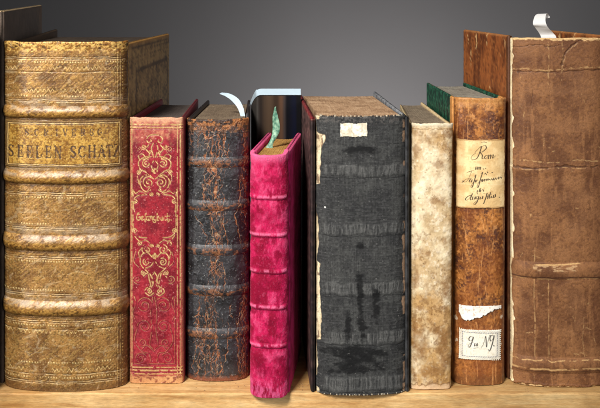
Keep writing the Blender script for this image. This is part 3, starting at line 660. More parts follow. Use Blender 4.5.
def pband(c, h):
    def fn(U, V, u, v):
        col, f, g = pk_base(U, V); x = (V - c) / h
        col = mix(col, S(226, 120, 156), np.exp(-((x + .1) * 2.2) ** 2) * sm(.35, .6, f) * .6); col = mix(col, S(110, 0, 38), sm(.25, .8, x) * .6)  # light crest line, and shade under the rib painted into the colour
        return col, .8 + 0 * f, 0 * f, (f - .5) * .2 + band_disp(V + (fbm(U / 8, V * 0, 2, 9) - .5) * 1.5, c, h, .7, .35)
    return fn
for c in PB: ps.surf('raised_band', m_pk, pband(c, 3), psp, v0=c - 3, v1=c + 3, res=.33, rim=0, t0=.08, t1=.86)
def pkb(MM, V, u, v):
    f = fbm(MM / 1.2, V / 3, 3, 420); n = fbm(MM / 6, V / 9, 3, 421); col = mix(S(150, 8, 62), S(200, 30, 100), sm(.3, .7, n)); col = mix(col, S(220, 70, 130), sm(.6, .75, f) * .5)
    e = sm(6, 1, V - 150 + (f - .5) * 4); col = mix(col, S(236, 96, 150), e * .6)
    return col, .8 + 0 * f, 0 * f, (f - .5) * .4
zpk = WZ(150, -.004)
board(pk, m_pk, pA + ey * .001, pA + ey * .083, .0042, -1, zpk, zpk + .0004, pkb)
board(pk, m_pk, pB + ey * .001 + ex * .0006, pB + ey * .083 + ex * .0006, .0042, 1, zpk, zpk + .0006, pkb)
block(pk, page_mat('gilt_edged_pages', S(120, 84, 40), S(176, 132, 70), S(206, 164, 96)), ps.inner(.0045), pA + ey * .079 + ex * .0052, pB + ey * .079 - ex * .0052, zpk - .0035, wav=.0003)

# ================================================================== BLACK CLOTH BOOK
Yb = .001
bk = book('cloth_book', 'thick worn black cloth book with small white patch near the top of its spine', (WX(360, 0), 0, 0))
bA = np.array([WX(315.5, Yb), Yb]); bB = np.array([WX(405.5, Yb + .001), Yb + .002])
bs = Spine(bk, bA, bB, .0115, 2.6, 117.5)
def bk_fn(U, V, u, v):
    n = fbm(U / 12, V / 14, 4, 500); f = fbm(U * .7, V * .7, 3, 501)
    col = mix(S(38, 38, 38), S(56, 56, 54), sm(.3, .7, n)); col = mix(col, S(84, 84, 82), sm(.6, .75, f) * .4); col = mix(col, S(20, 20, 21), sm(.42, .3, f) * .6)
    warp = np.sin(U * 4.0 + (fbm(U / 5, V / 9, 2, 506) - .5) * 8); weft = np.sin(V * 4.0 + (fbm(U / 9, V / 5, 2, 507) - .5) * 8)
    weave = warp * weft
    col = mix(col, S(100, 100, 97), np.clip(weave, 0, 1) * .34); col = mix(col, S(24, 24, 24), sm(.5, .75, vn(U * 1.4, V / 14, 591)) * .35); col = mix(col, S(84, 84, 82), sm(.6, .85, vn(U / 12, V * 1.5, 592)) * .25)
    disp = (f - .5) * .22 + weave * .05
    # creased lettering zones at the cords: many little upright folds
    for c, h, s in ((171, 6.5, 508), (229, 6.5, 509), (289, 7, 510), (338, 7, 511), (384, 8.5, 512)):
        k = sm(h, h * .55, np.abs(V - c + (fbm(U / 9, V * 0, 2, s) - .5) * 5)) * sm(322, 326, U)
        fold = ridge(U / 1.9 + (fbm(U / 6, V / 5, 2, s + 3) - .5) * .9, V / 16, 2, s)
        col = mix(col, S(118, 117, 113), k * sm(.5, .95, fold) * .34); col = mix(col, S(90, 90, 87), k * .12); col = mix(col, S(26, 26, 27), k * sm(.45, .2, fold) * .6)
        disp = disp + k * (fold - .4) * .4 + k * .25
        ln = sm(.9, .3, np.abs(V - c - h - 1 + (fbm(U / 9, V * 0, 2, s + 5) - .5) * 3)); col = mix(col, S(20, 20, 21), ln * .45); disp = disp - ln * .12
    # dark glossy stains where the dye survives
    for cu, cv, ru, rv, s in ((354, 352, 44, 7, 520), (358, 369, 38, 6.5, 521), (360, 361, 30, 6, 529), (362, 318, 5, 26, 522), (348, 325, 4, 17, 523), (360, 150, 20, 5, 524), (376, 305, 5, 20, 525), (360, 245, 5, 5, 526), (360, 290, 4, 22, 528)):
        k = np.exp(-((U - cu) / ru) ** 2 - ((V - cv) / rv) ** 2); k = sm(.26, .75, k * .9 + (fbm(U / 7, V / 4, 5, s, .62) - .5) * 1.2)
        col = mix(col, S(12, 12, 12), k * .92)
    # frayed joints with the pale lining showing
    lx = 320.3 + 1.3 * np.sin(V / 17) + (fbm(V / 11, U * 0, 4, 530) - .5) * 5 + 4.5 * sm(150, 138, V) - 5 * sm(136, 132, V)
    lx = lx - 4.5 * sm(.5, .58, vn(V / 16, U * 0 + 3, 535))
    tear = sm(lx + .8, lx - .3, U) * sm(314, 317.2, U + (f - .5) * 2)
    lining = mix(S(176, 152, 112), S(232, 216, 182), fbm(U / 2, V / 8, 3, 531)); lining = mix(lining, S(96, 66, 46), sm(.58, .7, fbm(U / 2, V / 6, 3, 532)) * .8)
    lining = mix(lining, S(60, 50, 44), sm(.75, .5, np.abs(np.sin(V / 23 + 2))) * sm(160, 200, V) * .0)
    col = mix(col, lining, tear); disp = disp - tear * .45
    disp = disp + np.exp(-((U - lx - 1) / 1.1) ** 2) * .25
    rx = 402.2 + (fbm(V / 5, U * 0, 3, 540) - .5) * 3; rt = sm(rx, rx + .8, U) * sm(.44, .56, fbm(V / 9, U * 0, 3, 541)); col = mix(col, S(170, 136, 106), rt * .85)
    cap = sm(126, 119, V + (f - .5) * 5); col = mix(col, S(88, 84, 80), cap * sm(.45, .6, fbm(U / 2, V / 2, 3, 545)) * .8); disp = disp + sm(121, 118, V) * .3
    cr = sm(.84, .92, ridge(U / 19, V / 8, 3, 550)); disp = disp - cr * .05
    sp = sm(.86, .93, fbm(U * .75, V * .75, 2, 546)); col = mix(col, S(170, 166, 160), sp * .4)
    spot = sm(1.1, .5, np.hypot(U - 325, (V - 208))); col = mix(col, S(232, 228, 220), spot)
    return col, .72 + 0 * n, 0 * n, disp
m_bk = attr_mat('black_bookcloth', 1600, .34, 2000, .35, spec=.25, bdist=.0003)
bsp = bs.surf('spine', m_bk, bk_fn, bk, res=.36)
def bpatch(U, V, u, v):
    n = fbm(U / 5, V / 4, 4, 560); f = fbm(U * .6, V * .6, 3, 561)
    col = mix(S(206, 194, 168), S(238, 230, 210), sm(.3, .7, n)); col = mix(col, S(150, 132, 100), sm(.6, .75, f) * .45)
    fold = ridge(U / 4.5, V / 18, 2, 562); col = mix(col, S(160, 144, 116), sm(.8, .95, fold) * .4)
    return col, .75 + 0 * n, 0 * n, (f - .5) * .15 + (fold - .5) * .2
m_pap = attr_mat('old_paper', 900, .06, 1500, .2, spec=.25, bdist=.0002)
def bkeep(U, V):
    w = (fbm(U / 3, V / 3, 3, 563) - .5) * 1.8
    return (U + w > 340.3) & (U + w < 367) & (V + w + (U - 340) * .0 > 123) & (V + w < 136.3 - (U - 354) * .02)
bs.surf('paper_patch', m_pap, bpatch, bsp, t0=bs.t_of(338), t1=bs.t_of(369), v0=121, v1=138, res=.3, off=.00055, keep=bkeep)
def bkb(MM, V, u, v):
    f = fbm(MM / 2.2, V / 4, 4, 570); col = mix(S(52, 40, 39), S(108, 78, 74), sm(.35, .7, f)); col = mix(col, S(150, 120, 112), sm(.64, .76, fbm(MM / 1.6, V / 2.5, 3, 571)) * .5); col = mix(col, S(22, 18, 18), sm(8, 1, MM) * .8)
    e = sm(4.0, 1.6, V - 116.5 + (f - .5) * 4); col = mix(col, mix(S(92, 22, 26), S(140, 40, 42), f), e * .85); col = mix(col, S(150, 122, 104), sm(.64, .74, fbm(MM / 3, V, 3, 577)) * e * .5)
    return col, .6 + 0 * f, 0 * f, (f - .5) * .4
zbk = WZ(116.6, 0)
bA2 = np.array([WX(310.6, -.004), -.004]); bB2 = np.array([WX(409.3, -.003), -.003])
bldir = np.array([.0158 - bA2[0], .146 + .004]); 
board(bk, m_bk, bA2, (.0160, .146), .0032, -1, zbk, zbk + .0006, bkb)
def bkr(MM, V, u, v):
    f = fbm(MM / 2.2, V / 4, 4, 575); col = mix(S(84, 86, 90), S(140, 142, 144), sm(.3, .7, f)); col = mix(col, S(24, 23, 23), sm(9, 3, MM + (f - .5) * 6) * .85)
    return col, .6 + 0 * f, 0 * f, (f - .5) * .3
board(bk, m_bk, bB2, (.0826, .146), .0028, 1, zbk + .0002, zbk + .0034, bkr)
block(bk, page_mat('tan_pages', S(96, 72, 52), S(172, 136, 102), S(214, 182, 146)), bs.inner(.0028), (.0200, .142), (.0790, .142), WZ(118.2, -.008), fore=.003)
def beads(name, sp, z, parent, mats, step=.0011, r=.00055, t0=.06, t1=.94, inset=.0012, jit=.0003):
    """head or tail band: one row of little stitched turns following the spine"""
    rng = random.Random(5); bm = bmesh.new(); n = int(sp.arc * (t1 - t0) / step)
    for i in range(n):
        t = t0 + (t1 - t0) * (i + .5) / n; X, Y, nx, ny = sp.at(np.array([t]))
        c = Vector((X[0] - nx[0] * inset, Y[0] - ny[0] * inset, z + rng.uniform(-jit, jit))) - Vector(sp.root.location)
        g = bmesh.ops.create_icosphere(bm, subdivisions=2, radius=1)['verts']; a = rng.uniform(.7, 1.15); s3 = (r * a * .9, r * 1.1, r * rng.uniform(.8, 1.5))
        k = 1 if (i % 2 == 0 and rng.random() < .85) or rng.random() < .3 else 0
        for v in g: v.co = Vector((v.co.x * s3[0], v.co.y * s3[1], v.co.z * s3[2])) + c
        for f in {f for v in g for f in v.link_faces}: f.material_index = k; f.smooth = True
    me = bpy.data.meshes.new(name); bm.to_mesh(me); bm.free(); o = link(name, me, mats[0], parent); me.materials.append(mats[1]); return o
m_thr = paper_mat('white_thread', S(160, 150, 130), .2, 900); m_thd = paper_mat('dark_thread', S(46, 42, 40), .2, 900)
beads('headband', bs, WZ(117.0, -.009), bk, (m_thr, m_thd), r=.0007, inset=.0024, step=.0014)
beads('tailband', bs, .0007, bk, (m_thr, m_thd), r=.0005, inset=.0000, step=.0011, jit=.0002)

# ================================================================== CREAM VELLUM BOOK
Yc = .0045
cr = book('vellum_book', 'slim cream vellum book with brown stains and specks', (WX(431, 0), .0, 0))
cA = np.array([WX(410.2, Yc), Yc]); cB = np.array([WX(451.2, Yc), Yc])
cs = Spine(cr, cA, cB, .0050, 3.0, 124.2, lean=(-.0004, .0008))
def cr_fn(U, V, u, v):
    n = fbm(U / 13, V / 16, 4, 600); f = fbm(U / 3, V / 3.5, 4, 601); g = fbm(U * .7, V * .7, 3, 602)
    col = mix(S(198, 172, 130), S(224, 206, 170), sm(.3, .65, n)); col = mix(col, S(242, 228, 200), sm(.55, .75, f) * .5)
    low = .42 + .75 * sm(225, 350, V) + .5 * sm(190, 140, V) * sm(425, 445, U) + .25 * sm(160, 130, V) + .2 * sm(445, 451, U)
    st = fbm(U / 15, V / 20, 5, 604, .6) + .0
    col = mix(col, S(178, 134, 74), sm(.30, .72, st + .26 * (low - .8)) * np.clip(low, 0, 1) * .85)
    col = mix(col, S(122, 84, 44), sm(.46, .74, fbm(U / 6, V / 7, 5, 605, .6) + .10 * (low - .8)) * np.clip(low, 0, 1) * .65)
    col = mix(col, S(98, 66, 36), sm(.64, .82, fbm(U / 3.2, V / 3, 5, 606, .6) + .05 * (low - .8)) * .55)
    for (x, y, rx, ry) in ((420, 345, 9, 26), (444, 352, 6, 22), (430, 372, 16, 7), (446, 290, 6, 16), (438, 200, 10, 5), (415, 152, 4, 10), (441, 333, 9, 8), (427, 254, 4, 3.5), (415, 325, 4, 10), (438, 165, 6, 6), (418, 280, 6, 12), (444, 240, 5, 6), (427, 140, 5, 5)):
        k = sm(.22, .7, np.exp(-((U - x) / rx) ** 2 - ((V - y) / ry) ** 2) * .8 + (fbm(U / 5, V / 5, 5, 607, .62) - .5) * 1.0); col = mix(col, S(132, 90, 44), k * .62)
    w1, w2 = worley(U / 10, V / 13, 608); k = sm(.08, .035, w1 * (1 + fbm(U / 2, V / 2, 2, 3))) * sm(.55, .68, fbm(U / 12, V / 14, 2, 609)); col = mix(col, S(70, 46, 28), k * .85)
    gr = sm(.54, .68, fbm(U / 2.0, V / 2.6, 4, 615, .65)) * sm(.42, .62, fbm(U / 11, V / 14, 3, 616) + .12 * (low - .8)); col = mix(col, S(122, 84, 44), gr * .55); col = mix(col, S(236, 220, 186), sm(.66, .8, fbm(U / 3, V / 2, 4, 617)) * .2)
    ed = sm(2, .2, np.minimum(U - 409.5, 452 - U) + (f - .5) * 2); col = mix(col, S(150, 110, 66), ed * .5)
    ft = sm(383, 387, V + (f - .5) * 7); col = mix(col, S(206, 176, 142), ft * .7); col = mix(col, S(110, 74, 42), sm(1., .3, np.abs(V - 384.5 + (f - .5) * 8)) * .6)
    tp = sm(128.5, 125, V); col = mix(col, S(236, 222, 192), tp * .6); col = mix(col, S(132, 92, 50), sm(.8, .2, np.abs(V - 129.3 + (f - .5) * 2)) * .6)
    return col, .45 + .15 * f, 0 * f, (f - .5) * .35 + (n - .5) * .6 + sm(128, 125, V) * .3 - k * .12 - ft * .4
m_cr = attr_mat('stained_vellum', 700, .1, 900, .3, spec=.45, coat=.08, bdist=.0003)
cs.surf('spine', m_cr, cr_fn, cr, res=.3, rim=.0018)
def crb(MM, V, u, v):
    f = fbm(MM / 4, V / 5, 4, 620); col = mix(S(196, 164, 112), S(228, 206, 162), f); return col, .55 + 0 * f, 0 * f, (f - .5) * .3
zcr = WZ(124.2, 0)
board(cr, m_cr, cA + np.array([-.0004, .0012]), (.1012, .134), .0016, -1, zcr, zcr - .001, crb)
board(cr, m_cr, cB + np.array([.0002, .0012]), (.1209, .134), .0024, 1, zcr, zcr + .0009, crb)
block(cr, page_mat('grey_brown_pages', S(74, 62, 50), S(130, 114, 94), S(170, 152, 126)), cs.inner(.0022), (.1030, .131), (.1182, .131), WZ(125.2, 0) - .0005)

# ================================================================== ORANGE HALF LEATHER BOOK
Yo = .0165
og = book('half_leather_book', 'book with mottled orange spine, green boards, handwritten label and small stamp label', (WX(479, 0), .012, 0))
oA = np.array([WX(453.3, Yo), Yo]); oB = np.array([WX(504.3, Yo), Yo])
os_ = Spine(og, oA, oB, .0098, 2.5, 98.8, lean=(-.0006, .0006))
def og_fn(U, V, u, v):
    n = fbm(U / 10, V / 12, 4, 700); f = fbm(U / 1.6, V / 2.2, 4, 701); 
    col = mix(S(124, 72, 28), S(174, 110, 48), sm(.3, .7, n)); col = mix(col, S(206, 138, 72), sm(.55, .72, f) * .55); col = mix(col, S(86, 40, 16), sm(.46, .3, f) * .6)
    w1, w2 = worley(U / 15 + (f - .5) * .3, V / 17, 703); blot = sm(.7, .2, w1 + (fbm(U / 3.2, V / 3.2, 4, 704) - .5) * 1.1)
    spk = sm(.47, .6, fbm(U / 1.7, V / 1.7, 3, 705))
    col = mix(col, S(66, 34, 26), blot * (.35 + .65 * spk) * .85 * sm(490, 400, V) * (1 - .45 * sm(300, 330, V)))
    col = mix(col, S(120, 62, 24), sm(.52, .7, fbm(U / 22, V / 26, 3, 706)) * .45)
    col = mix(col, S(136, 76, 36), sm(300, 330, V) * .35)
    tp = sm(112, 101, V + (fbm(U / 3, V / 3, 3, 707) - .5) * 8); col = mix(col, mix(S(196, 124, 58), S(230, 172, 104), f), tp * .6)
    ed = sm(2.5, .3, np.minimum(U - 453, 503.5 - U) + (f - .5) * 3); col = mix(col, S(94, 44, 20), ed * .6)
    ft = sm(372, 380, V + (f - .5) * 9); col = mix(col, S(84, 52, 26), ft * .55)
    sc = sm(.87, .94, ridge(U / 5, V / 34, 2, 708)); col = mix(col, S(230, 166, 100), sc * .35)
    for x, y in ((501.5, 318), (456, 320), (500.5, 345), (457, 342)):
        k = sm(1.9, 1.1, np.hypot((U - x), (V - y) * .8) + (f - .5) * 3.5); col = mix(col, S(226, 208, 178), k * .6)
    return col, .42 + .1 * f, 0 * f, (f - .5) * .25 + sm(103, 99.5, V) * .35
m_og = attr_mat('mottled_orange_leather', 1500, .26, 1500, .3, spec=.5, coat=.12, bdist=.0003)
osp = os_.surf('spine', m_og, og_fn, og, res=.34)
def ink_label(U, V, u, v):
    n = fbm(U / 9, V / 9, 4, 720); f = fbm(U * .6, V * .6, 3, 721)
    col = mix(S(214, 178, 122), S(236, 206, 152), sm(.3, .7, n)); col = mix(col, S(190, 148, 92), sm(.62, .75, f) * .4); col = mix(col, S(184, 142, 88), sm(462, 457, U) * .35)
    K = np.zeros_like(U)
    T = [# R o m
      [(474.2, 152.5), (477.5, 149), (480.5, 146.2), (479.8, 150), (477, 157.2), (473.5, 159.6), (470.6, 158.6), (471.6, 155.8), (475, 153)],
      [(479.3, 147.2), (484, 145.4), (485.6, 148), (482, 151.6), (479.6, 152.2), (481.6, 155), (481.4, 158.4), (483.6, 158)],
      [(485.2, 155.6), (483.8, 157), (484.6, 158.6), (486.4, 157.2), (486.6, 155.4), (485.4, 155.4), (487.8, 155.2)],
      [(488.2, 155), (487.6, 158.5)], [(487.9, 157), (490, 154.8), (489.6, 158.4)], [(489.8, 157), (492.4, 154.6), (492, 158.2), (494.6, 156)],
      [(480.3, 142.5), (483, 141.8), (485.8, 142.6)],
      # i m
      [(475.4, 167), (475.2, 169.4), (476.4, 168.4)], [(477.2, 167), (477, 169.2)], [(477.1, 168.6), (478.5, 167), (478.4, 169.2)], [(478.5, 168.4), (480, 167), (479.8, 169.2)], [(482.6, 168.6), (483, 169)], [(484.8, 168.2), (485.2, 168.4)],
      # Jahrhundert
      [(462.2, 181.4), (465, 182.2), (467.6, 180), (469.8, 174.6), (471, 171.2), (468.4, 171.8)], [(466.6, 172.8), (471, 170.8), (473.4, 170.6)], [(461.8, 183.2), (466, 179.4), (471, 178.6)],
      [(470, 179.2), (468.8, 181.6), (470.2, 182), (471.6, 179.6), (471.2, 182)],
      [(473.6, 176.4), (475.4, 174.8), (474, 180), (472, 186.8), (470.6, 187.2), (471.4, 184.4), (474.4, 180.6), (475.2, 182)],
      [(475.6, 180), (475.4, 182), (477, 179.8)],
      [(480.4, 173.6), (482, 172.4), (480.2, 178), (478, 186.4), (476.6, 187), (477.4, 183.6), (480.4, 179.6), (481.4, 181.4)],
      [(482, 179.4), (481.8, 181.4)], [(482.4, 180.6), (483.8, 179), (483.6, 180.9)], [(484.2, 180), (485.6, 178.8), (485.5, 180.6)], [(486, 180), (487.4, 178.6), (487.3, 180.2), (488.6, 179)], [(488.6, 179), (490, 180), (491, 178.6)],
      [(491, 178.6), (492, 180), (493, 178.2)], [(493, 178.2), (493.4, 180), (495, 178)], [(495, 178), (495.6, 179.6), (497.2, 177.6)], [(498, 177.4), (497.8, 179.2), (499.6, 177.4), (500.4, 178.6)],
      [(483.4, 174.4), (484.6, 173), (485.8, 174.6)], [(486.6, 171.8), (487.2, 172.6)], [(491, 172.2), (492, 172.8)],
      # des
      [(477, 190.4), (476.6, 192)], [(479.6, 188.4), (478.6, 191.4), (479.8, 191.2)], [(480, 189.8), (479.8, 191.6), (481, 190.4)], [(482.4, 189.4), (483, 191)],
      # Augustus
      [(471, 195), (467.8, 196.4), (465.4, 199), (466.2, 200.4), (469, 198.4), (472, 193.6), (470, 199.4), (471.6, 199.6)],
      [(472.6, 196.8), (472, 199.4), (473.6, 198.6), (474.8, 196.6), (474.4, 199.2)],
      [(478.2, 196.6), (476, 196.8), (475.8, 198.8), (477.6, 198), (478.4, 196.2), (476.8, 201.6), (474.4, 204.4), (473.6, 203.2), (478.8, 198.6)],
      [(480, 197), (479.6, 199), (481.4, 198), (482.4, 196), (482, 198.4)],
      [(486.6, 193), (485.2, 198), (483.4, 203), (482.6, 203.4)], [(485, 198.2), (487.6, 195.4), (487, 198.4)],
      [(490, 192.6), (488.6, 197.8), (489.6, 198)], [(487.8, 194.4), (491.4, 194)], [(490.8, 196.2), (490.6, 197.8), (492.2, 197), (493, 195.4), (492.8, 197.4)],
      [(494.6, 194.6), (494.8, 196.6), (493.6, 197.4)], [(498.4, 197.4), (498.8, 197.7)], [(476.6, 193.4), (477.4, 193.8)], [(483, 193.4), (484, 192.8)]]
    script(K, u, v, T, .42, .2)
    fold = sm(.8, .2, np.abs(V - 184.5 - (U - 480) * .02 + (fbm(U / 5, V * 0, 2, 3) - .5))) * .25
    col = mix(col, S(246, 224, 178), fold); col = mix(col, S(34, 28, 26), K * .93)
    e = np.minimum(V - 140.2, 207.5 - V); col = mix(col, S(150, 104, 54), sm(1.2, .1, e + (f - .5) * 1.5) * .6)
    return col, .6 + 0 * f, 0 * f, (f - .5) * .12 + (n - .5) * .3
def ikeep(U, V):
    w = (fbm(U / 4, V / 4, 3, 730) - .5) * 1.4; return (V + w > 139.6) & (V + w < 207.8) & (U + w * .6 > 456.3) & (U + w < 503.2)
os_.surf('title_label', m_pap, ink_label, og, t0=os_.t_of(455.6), t1=os_.t_of(503.5), v0=138.6, v1=209, res=.24, off=.0006, keep=ikeep)
def scrap(U, V, u, v):
    n = fbm(U / 4, V / 3, 4, 740); col = mix(S(222, 212, 196), S(244, 240, 230), n); col = mix(col, S(176, 130, 84), sm(.62, .75, fbm(U / 2, V / 2, 3, 741)) * .5); return col, .7 + 0 * n, 0 * n, (n - .5) * .3 + .45 * fbm(U / 5, V / 4, 2, 744) + .35 * sm(312, 320, V)
def skeep(U, V):
    lo = 317.6 - 8.5 * sm(474, 499, U) - 5.5 * sm(464, 459, U) + 3.2 * np.exp(-((U - 466) / 4) ** 2) + (fbm(U / 2.5, V * 0, 3, 742) - .5) * 4.5
    return (V > 305.6 + (fbm(U / 5, V * 0, 2, 743) - .5)) & (V < lo) & (U > 459.5) & (U < 501)
os_.surf('paper_scrap', m_pap, scrap, og, t0=os_.t_of(458.6), t1=os_.t_of(502), v0=304, v1=324, res=.28, off=.0005, keep=skeep)
def stamp(U, V, u, v):
    n = fbm(U / 6, V / 6, 4, 750); f = fbm(U * .7, V * .7, 3, 751); col = mix(S(220, 210, 188), S(242, 236, 218), n); col = mix(col, S(190, 164, 120), sm(.62, .74, f) * .4)
    B = np.zeros_like(U); K = np.zeros_like(U)
    sk = lambda x, y: (x + (y - 344) * -.01, y + (x - 480) * .03)
    for a, b in (((463, 332.6), (497.4, 332.6)), ((497.4, 332.6), (497.4, 356.6)), ((497.4, 356.6), (463, 356.6)), ((463, 356.6), (463, 332.6))): stroke(B, u, v, [sk(*a), sk(*b)], .42, .25)
    dash = .45 + .55 * sm(-.2, .3, np.cos((U + V) * 2.6)); col = mix(col, S(66, 76, 104), B * dash * .85)
    P = np.zeros_like(U)
    for a, b in (((461.6, 331.2), (498.6, 331.2)), ((498.6, 331.2), (498.6, 358)), ((498.6, 358), (461.6, 358)), ((461.6, 358), (461.6, 331.2))): stroke(P, u, v, [sk(*a), sk(*b)], .2, .25)
    col = mix(col, S(110, 112, 124), P * .5 * dash)
    curl = .6 * sm(6, 0, np.hypot(U - 500, V - 330)) + .4 * sm(5, 0, np.hypot(U - 460, V - 359)) + .25 * fbm(U / 8, V / 8, 2, 755)
    T = [[(473.6, 337.2), (471.4, 336.2), (469.6, 338.2), (470, 340.6), (472, 340.2), (473.8, 337), (472.4, 342), (470.6, 346.6), (468.8, 346.8), (469.6, 344.4), (473.8, 341.8)],
         [(475.4, 343.2), (475, 345.6), (476.4, 345), (477.6, 343), (477.4, 345.6), (478.4, 344.8)], [(474.4, 348), (478.6, 347.4)],
         [(481.8, 347), (483.8, 344), (485.2, 338.4), (485.8, 336), (486.4, 339), (487, 346.6), (488.4, 341), (489.8, 335.4), (491.2, 335.2)],
         [(493.8, 336), (491.6, 335.4), (490.2, 338), (491.2, 341), (493, 339), (494.2, 335.8), (493, 342), (491, 348.6), (489.4, 351), (488.6, 349)], [(494, 345.6), (494.2, 346)]]
    script(K, u, v, T, .46, .2); col = mix(col, S(28, 26, 30), K * .92)
    return col, .62 + 0 * f, 0 * f, (f - .5) * .12 + curl
def stkeep(U, V):
    x = U - .0; y = V - (U - 480) * .03
    e = np.minimum(np.minimum(x - 459.6, 500.6 - x), np.minimum(y - 329.3, 360 - y)); per = .35 * np.cos(U * 3.1) + .35 * np.cos(V * 3.1)
    return e + per > .4
os_.surf('stamp_label', m_pap, stamp, og, t0=os_.t_of(458.8), t1=os_.t_of(501.4), v0=327.6, v1=361.6, res=.22, off=.0005, keep=stkeep)
m_green = attr_mat('green_board_paper', 900, .25, 1200, .3, spec=.45, bdist=.0003)
def ogb(MM, V, u, v):
    f = fbm(MM / 2.5, V / 3.5, 4, 760); col = mix(S(10, 46, 34), S(32, 92, 66), sm(.3, .7, f)); st = sm(.62, .72, vn(MM / 3.2, V / 26, 761)); col = mix(col, S(8, 28, 24), st * .7)
    col = mix(col, S(86, 140, 110), sm(.68, .78, fbm(MM, V, 3, 762)) * .5)
    col = mix(col, mix(S(176, 112, 52), S(210, 150, 84), f), sm(9.5, 7.5, MM + (f - .5) * 2)); col = mix(col, S(188, 166, 120), sm(1.6, .5, V - 97.6 + (f - .5) * 1.2) * .7)
    return col, .45 + 0 * f, 0 * f, (f - .5) * .25
zog = WZ(97.6, Yo - .004)
board(og, m_green, oA + np.array([-.0006, .0008]), (.1232, .131), .0026, -1, zog, zog + .0004, ogb)
board(og, m_green, oB + np.array([.0004, .0008]), (.1562, .131), .0026, 1, zog, zog + .0004, ogb)
block(og, page_mat('grey_green_pages', S(92, 86, 76), S(140, 134, 120), S(178, 172, 154)), os_.inner(.0026), (.1262, .127), (.1532, .127), zog - .0022)

# ================================================================== BIG BROWN BOOK
Yw = .0175
bw = book('leather_book', 'large brown suede leather book with creased spine, cut off by the right photo edge', (WX(556, 0), .01, 0))
wA = np.array([WX(509.5, Yw), Yw]); wB = np.array([WX(608, Yw), Yw])
ws = Spine(bw, wA, wB, .0140, 2.5, 38.6)
def bw_base(U, V):
    n = fbm(U / 16, V / 20, 4, 800); f = fbm(U * .5, V * .5, 4, 801); g = fbm(U / 4, V / 30, 4, 802)
    col = mix(S(98, 61, 35), S(130, 87, 52), sm(.3, .7, n)); col = mix(col, S(148, 102, 63), sm(.55, .75, g) * .5); col = mix(col, S(84, 50, 30), sm(.45, .28, f) * .5); col = mix(col, S(154, 106, 62), sm(.62, .76, f) * .3)
    col = mix(col, S(98, 58, 32), sm(110, 40, V) * .3); col = mix(col, S(90, 54, 34), sm(585, 602, U) * .35)  # darker head; shade of the spine curving away at right is painted in
    rub = sm(.54, .74, fbm(U / 26, V / 18, 4, 803)); col = mix(col, S(146, 102, 66), rub * .3)
    w1, w2 = worley(U / 5, V / 6, 804); net = sm(.07, .02, w2 - w1) * sm(.5, .7, fbm(U / 12, V / 14, 3, 805)); col = mix(col, S(78, 46, 28), net * .4)
    return col, n, f, g, net
PALE = S(200, 160, 106)
